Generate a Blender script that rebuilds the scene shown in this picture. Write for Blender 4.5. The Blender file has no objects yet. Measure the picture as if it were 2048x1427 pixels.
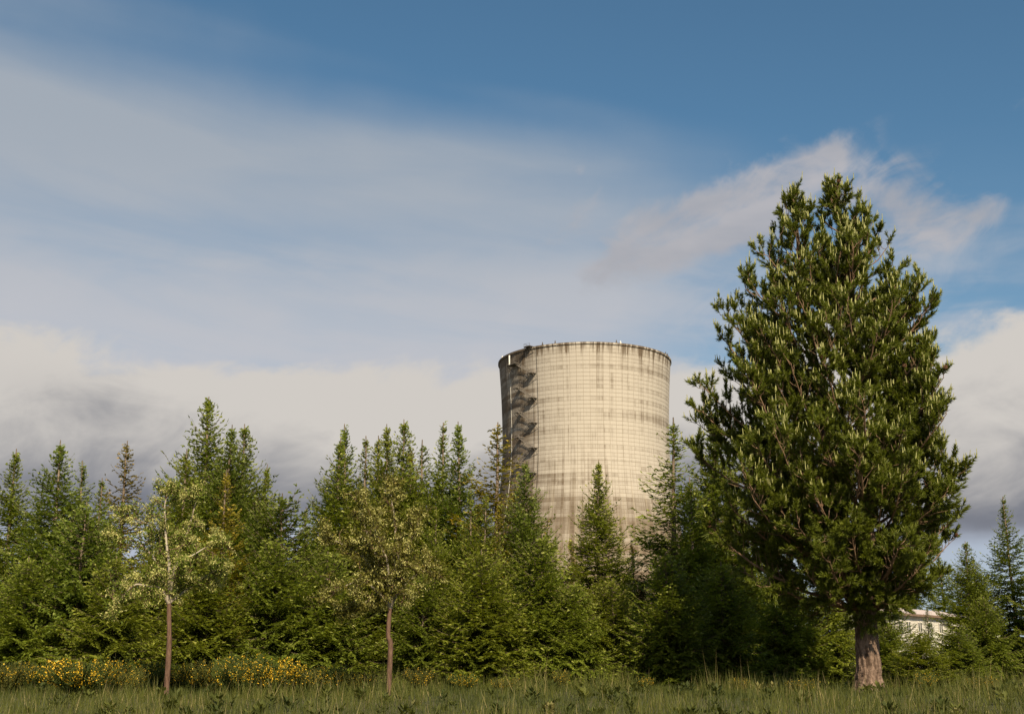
import bpy, math, random
import numpy as np
from mathutils import Vector, Matrix
PI = math.pi
C = bpy.context.scene.collection
SC = bpy.context.scene

# ---------------------------------------------------------------- camera
F = 2546.0                       # focal length in pixels of the 2048 px wide photograph
HORIZON = 1355.0
PITCH = math.atan((HORIZON - 713.5) / F)
CAM = np.array([0.0, 0.0, 1.6])
cam_d = bpy.data.cameras.new('camera'); cam = bpy.data.objects.new('camera', cam_d); C.objects.link(cam)
cam.location = CAM; cam.rotation_euler = (PI / 2 + PITCH, 0, 0)
cam_d.sensor_width = 36; cam_d.lens = F / 2048 * 36; cam_d.clip_end = 20000; cam_d.clip_start = 0.2
SC.camera = cam

def at(px, py, Y):
    """the point at distance Y (along the ground) seen at photo pixel px, py"""
    dx = (px - 1024) / F; dy = (713.5 - py) / F
    d = np.array([dx, math.cos(PITCH) - dy * math.sin(PITCH), math.sin(PITCH) + dy * math.cos(PITCH)])
    return CAM + d * (Y / d[1])

# ---------------------------------------------------------------- light
SUN_AZ, SUN_EL = math.radians(17), math.radians(37)      # azimuth measured from straight behind the camera towards the right
sd = Vector((math.sin(SUN_AZ) * math.cos(SUN_EL), -math.cos(SUN_AZ) * math.cos(SUN_EL), math.sin(SUN_EL)))
sun_d = bpy.data.lights.new('sun', 'SUN'); sun = bpy.data.objects.new('sun', sun_d); C.objects.link(sun)
sun.rotation_euler = sd.to_track_quat('Z', 'Y').to_euler()
sun_d.energy = 5.0; sun_d.angle = math.radians(0.55); sun_d.color = (1.0, 0.84, 0.60)
SC.view_settings.view_transform = 'Standard'; SC.view_settings.look = 'None'
SC.view_settings.gamma = 1; SC.view_settings.use_curve_mapping = False
SC.view_settings.exposure = 0.45
SC.cycles.max_bounces = 5; SC.cycles.diffuse_bounces = 3; SC.cycles.transmission_bounces = 3
SC.cycles.glossy_bounces = 2; SC.cycles.transparent_max_bounces = 6

# ---------------------------------------------------------------- node helpers
class NT:
    def __init__(s, tree): s.t = tree; s.n = tree.nodes; s.l = tree.links
    def new(s, kind, **kw):
        n = s.n.new(kind)
        for k, v in kw.items(): setattr(n, k, v)
        return n
    def put(s, sock, v):
        if hasattr(v, 'is_output') or isinstance(v, bpy.types.NodeSocket): s.l.new(v, sock)
        else: sock.default_value = v
    def m(s, op, a, b=0.0, c=0.0, clamp=False):
        n = s.new('ShaderNodeMath', operation=op, use_clamp=clamp)
        for i, v in enumerate((a, b, c)): s.put(n.inputs[i], v)
        return n.outputs[0]
    def add(s, a, b): return s.m('ADD', a, b)
    def sub(s, a, b): return s.m('SUBTRACT', a, b)
    def mul(s, a, b): return s.m('MULTIPLY', a, b)
    def div(s, a, b): return s.m('DIVIDE', a, b)
    def ss(s, x, a, b, lo=0.0, hi=1.0):          # smoothstep from a to b
        n = s.new('ShaderNodeMapRange', interpolation_type='SMOOTHSTEP')
        s.put(n.inputs['Value'], x)
        s.put(n.inputs['From Min'], a); s.put(n.inputs['From Max'], b)
        s.put(n.inputs['To Min'], lo); s.put(n.inputs['To Max'], hi)
        return n.outputs['Result']
    def vec(s, x, y, z=0.0):
        n = s.new('ShaderNodeCombineXYZ')
        for i, v in enumerate((x, y, z)): s.put(n.inputs[i], v)
        return n.outputs[0]
    def sep(s, v):
        n = s.new('ShaderNodeSeparateXYZ'); s.l.new(v, n.inputs[0]); return n.outputs
    def noise(s, v, scale, detail=4, rough=0.5, dist=0.0, out='Fac'):
        n = s.new('ShaderNodeTexNoise'); s.l.new(v, n.inputs['Vector'])
        n.inputs['Scale'].default_value = scale; n.inputs['Detail'].default_value = detail
        n.inputs['Roughness'].default_value = rough; n.inputs['Distortion'].default_value = dist
        return n.outputs[out]
    def mix(s, f, a, b, kind='MIX'):
        n = s.new('ShaderNodeMix', data_type='RGBA', blend_type=kind)
        s.put(n.inputs[0], f)
        for k, v in ((6, a), (7, b)):
            if isinstance(v, tuple): v = tuple(v) + (1,) * (4 - len(v))
            s.put(n.inputs[k], v)
        return n.outputs[2]

# ---------------------------------------------------------------- sky
world = bpy.data.worlds.new('World'); SC.world = world; world.use_nodes = True
w = NT(world.node_tree); w.n.clear()
sky = w.new('ShaderNodeTexSky', sky_type='NISHITA'); sky.sun_disc = False
sky.sun_elevation = SUN_EL; sky.sun_rotation = PI - SUN_AZ
sky.altitude = 0; sky.air_density = 1.0; sky.dust_density = 0.6; sky.ozone_density = 2.2
SKY_K = 0.064
bg = w.new('ShaderNodeBackground'); bg.inputs[1].default_value = SKY_K
w.l.new(w.mix(1.0, sky.outputs[0], (0.80, 1.10, 1.10), 'MULTIPLY'), bg.inputs[0])
dirv = w.new('ShaderNodeTexCoord').outputs['Generated']
dx, dy, dz = w.sep(dirv)
DEG = 180 / PI
u0 = w.mul(w.m('ARCTAN2', dx, dy), DEG)
v0 = w.mul(w.m('ARCSINE', dz), DEG)
big = w.noise(dirv, 3.0, 3, 0.5, out='Color'); bx_, by_, bz_ = w.sep(big)
fin = w.noise(dirv, 14.0, 5, 0.55, out='Color'); fx_, fy_, fz_ = w.sep(fin)
u = w.add(u0, w.add(w.mul(w.sub(bx_, .5), 5.0), w.mul(w.sub(fx_, .5), 2.4)))
v = w.add(v0, w.add(w.mul(w.sub(by_, .5), 2.2), w.mul(w.sub(fy_, .5), 1.3)))
def blob(cu, cv, ru, rv, rot=0.0, U=None, V=None):
    U = U or u; V = V or v
    a = w.sub(U, cu); b = w.sub(V, cv); c, s_ = math.cos(math.radians(rot)), math.sin(math.radians(rot))
    p = w.div(w.add(w.mul(a, c), w.mul(b, s_)), ru); q = w.div(w.sub(w.mul(b, c), w.mul(a, s_)), rv)
    return w.m('POWER', 2.718, w.mul(w.add(w.mul(p, p), w.mul(q, q)), -1.0))
streak = w.noise(w.vec(w.mul(u0, .05), w.mul(w.add(v0, w.mul(u0, .12)), .28), 3.1), 1.0, 2.5, .45, .3)
streak2 = w.noise(w.vec(w.mul(u0, .055), w.mul(w.add(v0, w.mul(u0, .10)), .30), 9.7), 1.0, 5, .52, .5)
puff = w.noise(w.vec(w.mul(u0, .17), w.mul(v0, .27), 5.5), 1.0, 9, .58, .6)
puff3 = w.noise(w.vec(w.mul(u0, .30), w.mul(w.add(v0, w.mul(u0, -.25)), .50), 21.5), 1.0, 7, .55, .5)
puff2 = w.noise(w.vec(w.mul(u0, .10), w.mul(v0, .22), 12.5), 1.0, 5, .5, .3)
# high thin veil whose upper edge slopes down to the right
vline = w.add(w.mul(u, -0.165), 24.5)
veil = w.ss(w.add(w.sub(vline, v), w.mul(w.sub(streak, .5), 6.0)), -2.2, 5.0)
veil = w.mul(veil, w.ss(u, 3.0, 13.0, 1.0, .12))
veil = w.mul(veil, w.add(.90, w.mul(w.sub(streak2, .45), .9)))
veil = w.mul(veil, w.ss(w.m('ABSOLUTE', w.sub(v, 18.6)), 0.0, 2.6, 0.72, 1.0))
veil = w.m('MINIMUM', w.m('MAXIMUM', veil, 0.0), 0.90)
# low streaks under the veil
low = w.mul(w.ss(w.add(streak2, w.mul(w.sub(puff3, .5), .25)), .36, .60), w.ss(w.m('ABSOLUTE', w.sub(v, 15.5)), 5.0, 1.5))
low = w.mul(w.mul(low, .60), w.add(.7, w.mul(w.sub(puff3, .35), 1.2)))
# the ragged cloud at the right
B = [blob(10.8, 20.2, 3.4, 1.5, 24), blob(8.6, 19.4, 3.2, 1.5, 20), blob(5.2, 18.3, 2.4, .9, 38),
     blob(13.8, 21.6, 2.6, .75, 26), blob(16.4, 20.2, 3.6, 1.5, -12), blob(2.8, 20.6, 2.6, 1.2, 35), blob(21.0, 19.2, 4, 1.3, 10),
     blob(18.0, 24.4, 2.2, .9, 50), blob(25, 23.5, 5, 1.0, 20)]
Wt = [1.05, 1.0, .85, 1.0, .85, .55, .6, .0, .35]
acc = 0.0
for b_, k in zip(B, Wt): acc = w.add(acc, w.mul(b_, k))
rag = w.ss(w.add(w.m('MINIMUM', acc, 1.1), w.add(w.mul(w.sub(puff, .5), 2.0), w.mul(w.sub(puff3, .5), 2.4))), .12, 1.15)
rag = w.mul(w.mul(rag, .90), w.ss(acc, .06, .30))
# the bank low over the forest
edge = w.add(14.0, w.add(w.mul(w.ss(u0, -18., -3.), -.5), w.mul(w.ss(u0, 3., 8.), 1.1)))
bank = w.ss(w.add(w.sub(edge, v), w.add(w.mul(w.sub(puff, .5), 5.5), w.mul(w.sub(puff3, .5), 2.5))), -.3, 1.0)
bank = w.mul(bank, w.ss(w.add(v, w.mul(w.sub(puff2, .5), 4.5)), 3.6, 6.6, .8, 1.0))
# loose clouds beyond the frame
far = w.mul(w.ss(puff2, .50, .66), w.ss(w.m('ABSOLUTE', u0), 24., 40.))
far = w.mul(far, w.ss(v0, 1., 8.))
def scr(a, b): return w.sub(1.0, w.mul(w.sub(1.0, a), w.sub(1.0, b)))
thin = scr(veil, low)
# colours, as seen
def lin(r, g, b):
    f_ = lambda c: ((c / 255 + .055) / 1.055) ** 2.4 if c > 10 else c / 255 / 12.92
    k = 1 / 2 ** SC.view_settings.exposure
    return (f_(r) * k, f_(g) * k, f_(b) * k)
thincol = w.mix(w.ss(v0, 13., 24.), lin(193, 194, 200), lin(168, 175, 184))
c_rag = w.mix(w.ss(puff2, .35, .62), lin(168, 169, 176), lin(192, 188, 190))
shade = w.ss(w.add(w.add(v0, w.mul(w.sub(puff2, .5), 5.0)), w.add(w.mul(w.sub(puff, .5), 7.5), w.mul(w.sub(puff3, .5), 4.0))), 6.0, 12.4)
shade = w.m('MAXIMUM', w.sub(shade, w.mul(blob(-18.2, 11.4, 3.0, .9, -14), .16)), 0.0)
shade = w.m('MINIMUM', w.add(shade, w.mul(blob(-5.6, 10.8, 4.2, 1.2, 14), .40)), 1.0)
c_bank = w.mix(shade, lin(122, 125, 135), lin(208, 203, 197))
c_bank = w.mix(w.ss(w.add(v, w.mul(w.sub(puff2, .5), 4.0)), 7.0, 5.0), c_bank, lin(178, 186, 202))
col = w.mix(thin, (0, 0, 0), thincol)
def layer(shader, dens, colour):
    e = w.new('ShaderNodeBackground'); w.l.new(colour, e.inputs[0]); e.inputs[1].default_value = 1.0
    ms = w.new('ShaderNodeMixShader'); w.l.new(dens, ms.inputs[0]); w.l.new(shader, ms.inputs[1]); w.l.new(e.outputs[0], ms.inputs[2])
    return ms.outputs[0]
s0 = layer(bg.outputs[0], thin, thincol)
s0 = layer(s0, rag, c_rag)
s0 = layer(s0, w.mul(far, .8), c_rag)
s0 = layer(s0, bank, c_bank)
wo = w.new('ShaderNodeOutputWorld'); w.l.new(s0, wo.inputs[0])

# ---------------------------------------------------------------- object helpers
def link(o, parent=None):
    C.objects.link(o)
    if parent is not None: o.parent = parent
    return o
def tag(o, label=None, cat=None, group=None, kind=None):
    if label: o['label'] = label
    if cat: o['category'] = cat
    if group: o['group'] = group
    if kind: o['kind'] = kind
    return o
def empty(name, loc=(0, 0, 0), rz=0.0, label=None, cat=None, group=None):
    o = bpy.data.objects.new(name, None); o.location = loc; o.rotation_euler = (0, 0, rz)
    o.empty_display_size = .2
    C.objects.link(o); return tag(o, label, cat, group)
def children(o): return [c for c in C.objects if c.parent == o]
def copy_tree(o, parent=None):
    c = o.copy(); C.objects.link(c)
    if parent is not None: c.parent = parent
    for ch in list(KIDS.get(o.name, [])): copy_tree(ch, c)
    return c
KIDS = {}

class MB:
    """collects numpy batches of polygons and builds ONE mesh object"""
    def __init__(s): s.V = []; s.F = []; s.T = []; s.n = 0
    def add(s, V, Fc, tone=0.5, mat=0, smooth=False):
        V = np.asarray(V, float).reshape(-1, 3); Fc = np.asarray(Fc, np.int64)
        s.V.append(V)
        s.F.append((Fc + s.n, mat, smooth))
        t = np.empty(len(V)); t[:] = tone; s.T.append(t); s.n += len(V)
    def tris(s, P, tone=0.5, mat=0):                # P: (n,3,3)
        P = np.asarray(P, float); n = len(P)
        if n == 0: return
        if np.ndim(tone) == 1: tone = np.repeat(tone, 3)
        s.add(P.reshape(-1, 3), np.arange(3 * n).reshape(-1, 3), tone, mat)
    def quads(s, P, tone=0.5, mat=0):
        P = np.asarray(P, float); n = len(P)
        if n == 0: return
        if np.ndim(tone) == 1: tone = np.repeat(tone, 4)
        s.add(P.reshape(-1, 3), np.arange(4 * n).reshape(-1, 4), tone, mat)
    def segs(s, A, B, ra, rb, sides=4, tone=0.5, mat=0):   # many straight tapered tubes at once
        A = np.asarray(A, float).reshape(-1, 3); B = np.asarray(B, float).reshape(-1, 3); n = len(A)
        if n == 0: return
        ra = np.broadcast_to(ra, n); rb = np.broadcast_to(rb, n)
        d = B - A; d /= np.linalg.norm(d, axis=1, keepdims=True) + 1e-9
        h = np.where(np.abs(d[:, 2:3]) > .9, np.array([[1., 0, 0]]), np.array([[0, 0, 1.]]))
        a = np.cross(d, h); a /= np.linalg.norm(a, axis=1, keepdims=True) + 1e-9; b = np.cross(d, a)
        th = np.arange(sides) / sides * 2 * PI
        ring = a[:, None] * np.cos(th)[None, :, None] + b[:, None] * np.sin(th)[None, :, None]
        V = np.concatenate([A[:, None] + ring * ra[:, None, None], B[:, None] + ring * rb[:, None, None]], 1)
        i = np.arange(sides); j = (i + 1) % sides
        q = np.stack([i, j, j + sides, i + sides], 1)
        Fc = (q[None] + (np.arange(n) * 2 * sides)[:, None, None]).reshape(-1, 4)
        if np.ndim(tone) == 1: tone = np.repeat(tone, 2 * sides)
        s.add(V.reshape(-1, 3), Fc, tone, mat, True)
    def tube(s, pts, rad, sides=6, tone=0.5, mat=0, rough=0.0, rng=None, cap=True):
        pts = np.asarray(pts, float); n = len(pts); rad = np.broadcast_to(rad, n)
        tan = np.gradient(pts, axis=0); tan /= np.linalg.norm(tan, axis=1, keepdims=True) + 1e-9
        a = np.cross(tan[0], [0, 0, 1.] if abs(tan[0][2]) < .9 else [1., 0, 0]); a /= np.linalg.norm(a)
        th = np.arange(sides) / sides * 2 * PI; V = []
        for i in range(n):
            a = a - tan[i] * np.dot(a, tan[i]); a /= np.linalg.norm(a) + 1e-9; b = np.cross(tan[i], a)
            r = rad[i] * (1 + (rng.normal(0, rough, sides) if rough else 0))
            V.append(pts[i] + (a[None] * np.cos(th)[:, None] + b[None] * np.sin(th)[:, None]) * np.reshape(r, (-1, 1)))
        V = np.concatenate(V)
        i = np.arange(sides); j = (i + 1) % sides
        q = np.stack([i, j, j + sides, i + sides], 1)
        Fc = (q[None] + (np.arange(n - 1) * sides)[:, None, None]).reshape(-1, 4)
        s.add(V, Fc, tone, mat, True)
        if cap:
            tip = len(V); s.add(np.vstack([V[-sides:], pts[-1][None]]), np.stack([i, j, np.full(sides, sides)], 1), tone, mat, True)
    def box(s, x0, x1, y0, y1, z0, z1, tone=.5, mat=0, M=None):
        V = np.array([(x, y, z) for z in (z0, z1) for y in (y0, y1) for x in (x0, x1)], float)
        if M is not None: V = V @ np.array(M.to_3x3()).T + np.array(M.translation)
        s.add(V, [(0, 2, 3, 1), (4, 5, 7, 6), (0, 1, 5, 4), (2, 6, 7, 3), (0, 4, 6, 2), (1, 3, 7, 5)], tone, mat)
    def mesh(s, name, mats):
        me = bpy.data.meshes.new(name)
        V = np.concatenate(s.V); T = np.concatenate(s.T)
        me.vertices.add(len(V)); me.vertices.foreach_set('co', V.astype(np.float32).ravel())
        loops = np.concatenate([f.ravel() for f, _, _ in s.F]); cnt = np.concatenate([np.full(len(f), f.shape[1]) for f, _, _ in s.F])
        start = np.concatenate([[0], np.cumsum(cnt)[:-1]])
        me.loops.add(len(loops)); me.loops.foreach_set('vertex_index', loops.astype(np.int32))
        me.polygons.add(len(cnt)); me.polygons.foreach_set('loop_start', start.astype(np.int32))
        me.polygons.foreach_set('loop_total', cnt.astype(np.int32))
        me.polygons.foreach_set('material_index', np.concatenate([np.full(len(f), m) for f, m, _ in s.F]).astype(np.int32))
        me.polygons.foreach_set('use_smooth', np.concatenate([np.full(len(f), sm) for f, _, sm in s.F]))
        at_ = me.attributes.new('tone', 'FLOAT', 'POINT'); at_.data.foreach_set('value', T.astype(np.float32))
        me.update(calc_edges=True)
        for m in (mats if isinstance(mats, (list, tuple)) else [mats]): me.materials.append(m)
        return me
    def build(s, name, mats, parent=None, loc=None, kind=None):
        o = bpy.data.objects.new(name, s.mesh(name, mats)); link(o, parent)
        if parent is not None: KIDS.setdefault(parent.name, []).append(o)
        if loc is not None: o.location = loc
        if kind: o['kind'] = kind
        return o
def child(name, me, parent, loc=None, rot=None, scale=None):
    o = bpy.data.objects.new(name, me); C.objects.link(o); o.parent = parent
    if loc is not None: o.location = loc
    if rot is not None: o.rotation_euler = rot
    if scale is not None: o.scale = scale
    KIDS.setdefault(parent.name, []).append(o)
    return o

# ---------------------------------------------------------------- materials
def material(name):
    m = bpy.data.materials.new(name); m.use_nodes = True; t = NT(m.node_tree); t.n.clear()
    out = t.new('ShaderNodeOutputMaterial'); return m, t, out
def attr(t, name='tone'): 
    n = t.new('ShaderNodeAttribute'); n.attribute_name = name; return n.outputs['Fac']
def leaf_mat(name, dark, lite, tip, trans=.32, use_obj=True, gloss=.06):
    """tone 0..1: dark old needles to pale new growth; the object's colour gives each tree its own hue"""
    m, t, out = material(name)
    tn = attr(t)
    co = t.new('ShaderNodeTexCoord').outputs['Object']
    nz = t.noise(co, 1.3, 3, .6)
    f = t.add(tn, t.mul(t.sub(nz, .5), .5))
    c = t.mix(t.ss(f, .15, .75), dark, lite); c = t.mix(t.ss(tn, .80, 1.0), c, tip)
    if use_obj:
        oi = t.new('ShaderNodeObjectInfo'); c = t.mix(1.0, c, oi.outputs['Color'], 'MULTIPLY')
    d = t.new('ShaderNodeBsdfPrincipled'); t.l.new(c, d.inputs['Base Color']); d.inputs['Roughness'].default_value = .55
    d.inputs['Specular IOR Level'].default_value = gloss * 4
    tr = t.new('ShaderNodeBsdfTranslucent'); t.l.new(t.mix(1.0, c, (1.25, 1.2, .55), 'MULTIPLY'), tr.inputs[0])
    ms = t.new('ShaderNodeMixShader'); ms.inputs[0].default_value = trans
    t.l.new(d.outputs[0], ms.inputs[1]); t.l.new(tr.outputs[0], ms.inputs[2]); t.l.new(ms.outputs[0], out.inputs[0])
    return m
def bark_mat(name, a, b, c3, scale=6, bump=.6, stretch=.22):
    m, t, out = material(name)
    co = t.new('ShaderNodeTexCoord').outputs['Object']; x, y, z = t.sep(co)
    vv = t.vec(x, y, t.mul(z, stretch))
    n1 = t.noise(vv, scale, 6, .6, .4); n2 = t.noise(vv, scale * 3.1, 4, .6); n3 = t.noise(co, .9, 3)
    c = t.mix(t.ss(n1, .36, .62), a, b); c = t.mix(t.ss(n2, .52, .75, 0, .7), c, c3)
    c = t.mix(t.ss(n3, .4, .7, 0, .5), c, tuple(q * .8 for q in b))
    d = t.new('ShaderNodeBsdfPrincipled'); t.l.new(c, d.inputs['Base Color']); d.inputs['Roughness'].default_value = .9
    d.inputs['Specular IOR Level'].default_value = .1
    bp = t.new('ShaderNodeBump'); bp.inputs['Strength'].default_value = bump; bp.inputs['Distance'].default_value = .05
    t.l.new(t.add(n1, t.mul(n2, .4)), bp.inputs['Height']); t.l.new(bp.outputs[0], d.inputs['Normal'])
    t.l.new(d.outputs[0], out.inputs[0]); return m
def plain_mat(name, col, rough=.7, metal=0, var=.25, scale=3):
    m, t, out = material(name)
    co = t.new('ShaderNodeTexCoord').outputs['Object']; n = t.noise(co, scale, 5, .6)
    c = t.mix(t.ss(n, .3, .7), tuple(q * (1 - var) for q in col), col)
    d = t.new('ShaderNodeBsdfPrincipled'); t.l.new(c, d.inputs['Base Color']); d.inputs['Roughness'].default_value = rough
    d.inputs['Metallic'].default_value = metal
    t.l.new(d.outputs[0], out.inputs[0]); return m

# ---------------------------------------------------------------- ground
def gh(x, y):
    s1 = np.clip((y - 20) / 24, 0, 1); s2 = np.clip((y - 44) / 60, 0, 1)
    s1 = s1 * s1 * (3 - 2 * s1); s2 = s2 * s2 * (3 - 2 * s2)
    return 1.12 * s1 + .6 * s2 + .05 * np.sin(x * .31 + 1.2) * s1 + .04 * np.sin(x * .83 + y * .4)
m_ground, t, out = material('meadow_soil')
co = t.new('ShaderNodeTexCoord').outputs['Object']
n1 = t.noise(co, .5, 6, .6); n2 = t.noise(co, 6, 5, .7)
c = t.mix(t.ss(n1, .35, .65), (.055, .06, .02), (.10, .085, .035)); c = t.mix(t.ss(n2, .5, .8), c, (.035, .045, .014))
d = t.new('ShaderNodeBsdfPrincipled'); t.l.new(c, d.inputs['Base Color']); d.inputs['Roughness'].default_value = .95
bp = t.new('ShaderNodeBump'); bp.inputs['Strength'].default_value = .8; bp.inputs['Distance'].default_value = .08
t.l.new(n2, bp.inputs['Height']); t.l.new(bp.outputs[0], d.inputs['Normal']); t.l.new(d.outputs[0], out.inputs[0])
gx = np.concatenate([[-4000, -1500, -600, -250, -120], np.linspace(-70, 70, 71), [120, 250, 600, 1500, 4000]])
gy = np.concatenate([[-600, -200, -60, -15], np.linspace(0, 110, 74), [140, 200, 400, 900, 2000, 5000]])
X, Y = np.meshgrid(gx, gy)
V = np.stack([X.ravel(), Y.ravel(), gh(X, Y).ravel()], 1)
nx = len(gx); i, j = np.meshgrid(np.arange(nx - 1), np.arange(len(gy) - 1)); k = (j * nx + i).ravel()
g = MB(); g.add(V, np.stack([k, k + 1, k + 1 + nx, k + nx], 1), .5, 0, True)
tag(g.build('ground', m_ground), kind='structure')
# ---------------------------------------------------------------- cooling tower
TD = 620.0
p0 = at(1169, 731, TD); TX = p0[0] + .0; TZG = 1.0
RIMZ = p0[2] + 1.0
ZT = at(1171, 893, TD)[2]; RT = 41.0
def rad(z):
    b = 138. if z > ZT else 88.
    return RT * math.sqrt(1 + ((z - ZT) / b) ** 2)
NPAN = 84; LIFT = 1.86; Z0 = TZG + 9.0
NL = int((RIMZ - 1.1 - Z0) / LIFT); LIFT = (RIMZ - 1.1 - Z0) / NL
tower = empty('cooling_tower', (TX, TD, TZG), 0, 'huge pale concrete hyperbolic cooling tower rising behind the conifers', 'cooling tower')
def conc_mat(name, base_hi, joint=False):
    m, t, out = material(name)
    tc = t.new('ShaderNodeTexCoord'); tc.object = tower
    x, y, z = t.sep(tc.outputs['Object'])
    ang = t.m('ARCTAN2', x, t.mul(y, -1.0))                      # 0 faces the meadow
    s = t.mul(ang, 41.0)                                        # metres round the shell
    cell = t.new('ShaderNodeTexWhiteNoise', noise_dimensions='2D')
    ci = t.m('FLOOR', t.mul(t.add(ang, PI), NPAN / (2 * PI))); cj = t.m('FLOOR', t.div(t.sub(z, Z0 - TZG), LIFT))
    t.l.new(t.vec(ci, cj), cell.inputs['Vector'])
    colw = t.new('ShaderNodeTexWhiteNoise', noise_dimensions='1D'); t.l.new(ci, colw.inputs['W'])
    roww = t.new('ShaderNodeTexWhiteNoise', noise_dimensions='1D'); t.l.new(cj, roww.inputs['W'])
    blotch = t.noise(t.vec(t.mul(s, .035), t.mul(z, .035)), 1.0, 4, .55)
    fine = t.noise(t.vec(t.mul(s, .9), t.mul(z, .5)), 1.0, 4, .6)
    run = t.noise(t.vec(t.mul(s, .55), t.mul(z, .018), 4.), 1.0, 5, .62)       # vertical runs
    runf = t.noise(t.vec(t.mul(s, 1.8), t.mul(z, .03), 8.), 1.0, 4, .6)
    band = t.noise(t.vec(t.mul(s, .012), t.mul(z, .22), 2.), 1.0, 3, .5)
    # weathering plus painted shade on the left flank: 0 clean .. 1 brown
    H = RIMZ - TZG
    lowd = t.ss(t.add(z, t.mul(t.sub(blotch, .5), 26.)), 102., 64.)               # damp brown lower third
    low2 = t.ss(z, 66., 20.)
    rim = t.ss(t.add(z, t.add(t.mul(t.sub(run, .5), 22.), t.mul(t.sub(runf, .5), 12.))), H - 4.5, H + 1.5)
    left = t.ss(t.add(ang, t.mul(t.sub(blotch, .5), .8)), -.40, -1.0, 0, .62)  # left flank away from the sun: shade painted into the concrete, with some staining
    dirt_shade = t.add(t.mul(lowd, .72), t.mul(low2, .30))
    dirt_shade = t.add(dirt_shade, t.mul(rim, .75)); dirt_shade = t.add(dirt_shade, left)
    dirt_shade = t.add(dirt_shade, t.mul(t.ss(band, .48, .70), .34))
    dirt_shade = t.add(dirt_shade, t.mul(t.ss(run, .47, .68), .38)); dirt_shade = t.add(dirt_shade, t.mul(t.ss(runf, .48, .75), .26))
    dirt_shade = t.add(dirt_shade, t.mul(t.sub(blotch, .5), .7))
    dirt_shade = t.add(dirt_shade, t.mul(t.sub(cell.outputs['Value'], .5), .20)); dirt_shade = t.add(dirt_shade, t.mul(t.sub(colw.outputs['Value'], .5), .22))
    dirt_shade = t.add(dirt_shade, t.mul(t.sub(roww.outputs['Value'], .5), .34)); dirt_shade = t.add(dirt_shade, t.mul(t.sub(fine, .5), .18))
    clean, brown, black = (.44, .40, .345), (.135, .102, .072), (.085, .065, .045)
    c = t.mix(t.ss(dirt_shade, -.05, 1.05), clean, brown)
    c = t.mix(t.mul(rim, t.ss(runf, .48, .68, 0, .85)), c, black)
    # lime bleeding out of the vertical joints of the lower shell
    lime = t.mul(t.ss(t.noise(t.vec(t.mul(s, .33), t.mul(z, .01), 17.), 1.0, 4, .7), .55, .70), t.ss(z, 100., 74.))
    c = t.mix(t.mul(lime, .5), c, (.42, .36, .27))
    if joint:
        c = t.mix(t.ss(z, 62., 84.), (.27, .22, .155), (.26, .215, .165))
    d = t.new('ShaderNodeBsdfPrincipled'); t.l.new(c, d.inputs['Base Color']); d.inputs['Roughness'].default_value = .92
    d.inputs['Specular IOR Level'].default_value = .15
    t.l.new(d.outputs[0], out.inputs[0]); return m
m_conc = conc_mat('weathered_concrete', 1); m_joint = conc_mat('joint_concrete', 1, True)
m_steel = plain_mat('galvanised_steel', (.25, .22, .19), .6, .1, .3)
m_rust = plain_mat('dark_steel', (.10, .085, .07), .7, .1, .4)
m_white = plain_mat('white_paint', (.78, .76, .70), .5, 0, .12)
# shell behind the panels: outer face, rim, inner face
zs = [TZG] + [Z0 + i * LIFT for i in range(NL + 1)] + [RIMZ - .02]
N = 168; th = np.arange(N) / N * 2 * PI
prof = [(rad(z) - .0, z - TZG) for z in zs] + [(rad(zs[-1]) - .9, zs[-1] - TZG)] + [(rad(z) - .9, z - TZG) for z in zs[::-6]]
V = np.concatenate([np.stack([np.sin(th) * r, -np.cos(th) * r, np.full(N, z)], 1) for r, z in prof])
i = np.arange(N); j = (i + 1) % N
q = np.stack([i, j, j + N, i + N], 1)
b = MB(); b.add(V, (q[None] + (np.arange(len(prof) - 1) * N)[:, None, None]).reshape(-1, 4), .5, 0, True)
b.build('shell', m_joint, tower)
# rim beam
pr = [(rad(RIMZ) + .12, -1.08), (rad(RIMZ) + .45, -.9), (rad(RIMZ) + .45, .0), (rad(RIMZ) - 1.2, .0), (rad(RIMZ) - 1.2, -1.0)]
V = np.concatenate([np.stack([np.sin(th) * r, -np.cos(th) * r, np.full(N, z + RIMZ - TZG)], 1) for r, z in pr])
b = MB(); b.add(V, (q[None] + (np.arange(len(pr) - 1) * N)[:, None, None]).reshape(-1, 4))
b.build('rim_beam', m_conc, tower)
# formwork panels
GAPH, GAPV, PR = .16, .12, .06
def panel_verts(k, c):
    a0 = c * 2 * PI / NPAN; a1 = a0 + 2 * PI / NPAN; z0 = Z0 + k * LIFT + GAPH / 2; z1 = z0 + LIFT - GAPH
    g_ = GAPV / 2 / 41.
    A = np.array([a0 + g_, (a0 + a1) / 2, a1 - g_]); V = []
    for r_off in (PR, -.05):
        for z in (z0, z1):
            r = rad(z) + r_off
            V += [(math.sin(a) * r, -math.cos(a) * r, z - TZG) for a in A]
    return np.array(V)
PF = [(0, 1, 4, 3), (1, 2, 5, 4), (6, 7, 1, 0), (7, 8, 2, 1), (3, 4, 10, 9), (4, 5, 11, 10), (6, 0, 3, 9), (2, 8, 11, 5)]
PFn = np.array(PF)
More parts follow.
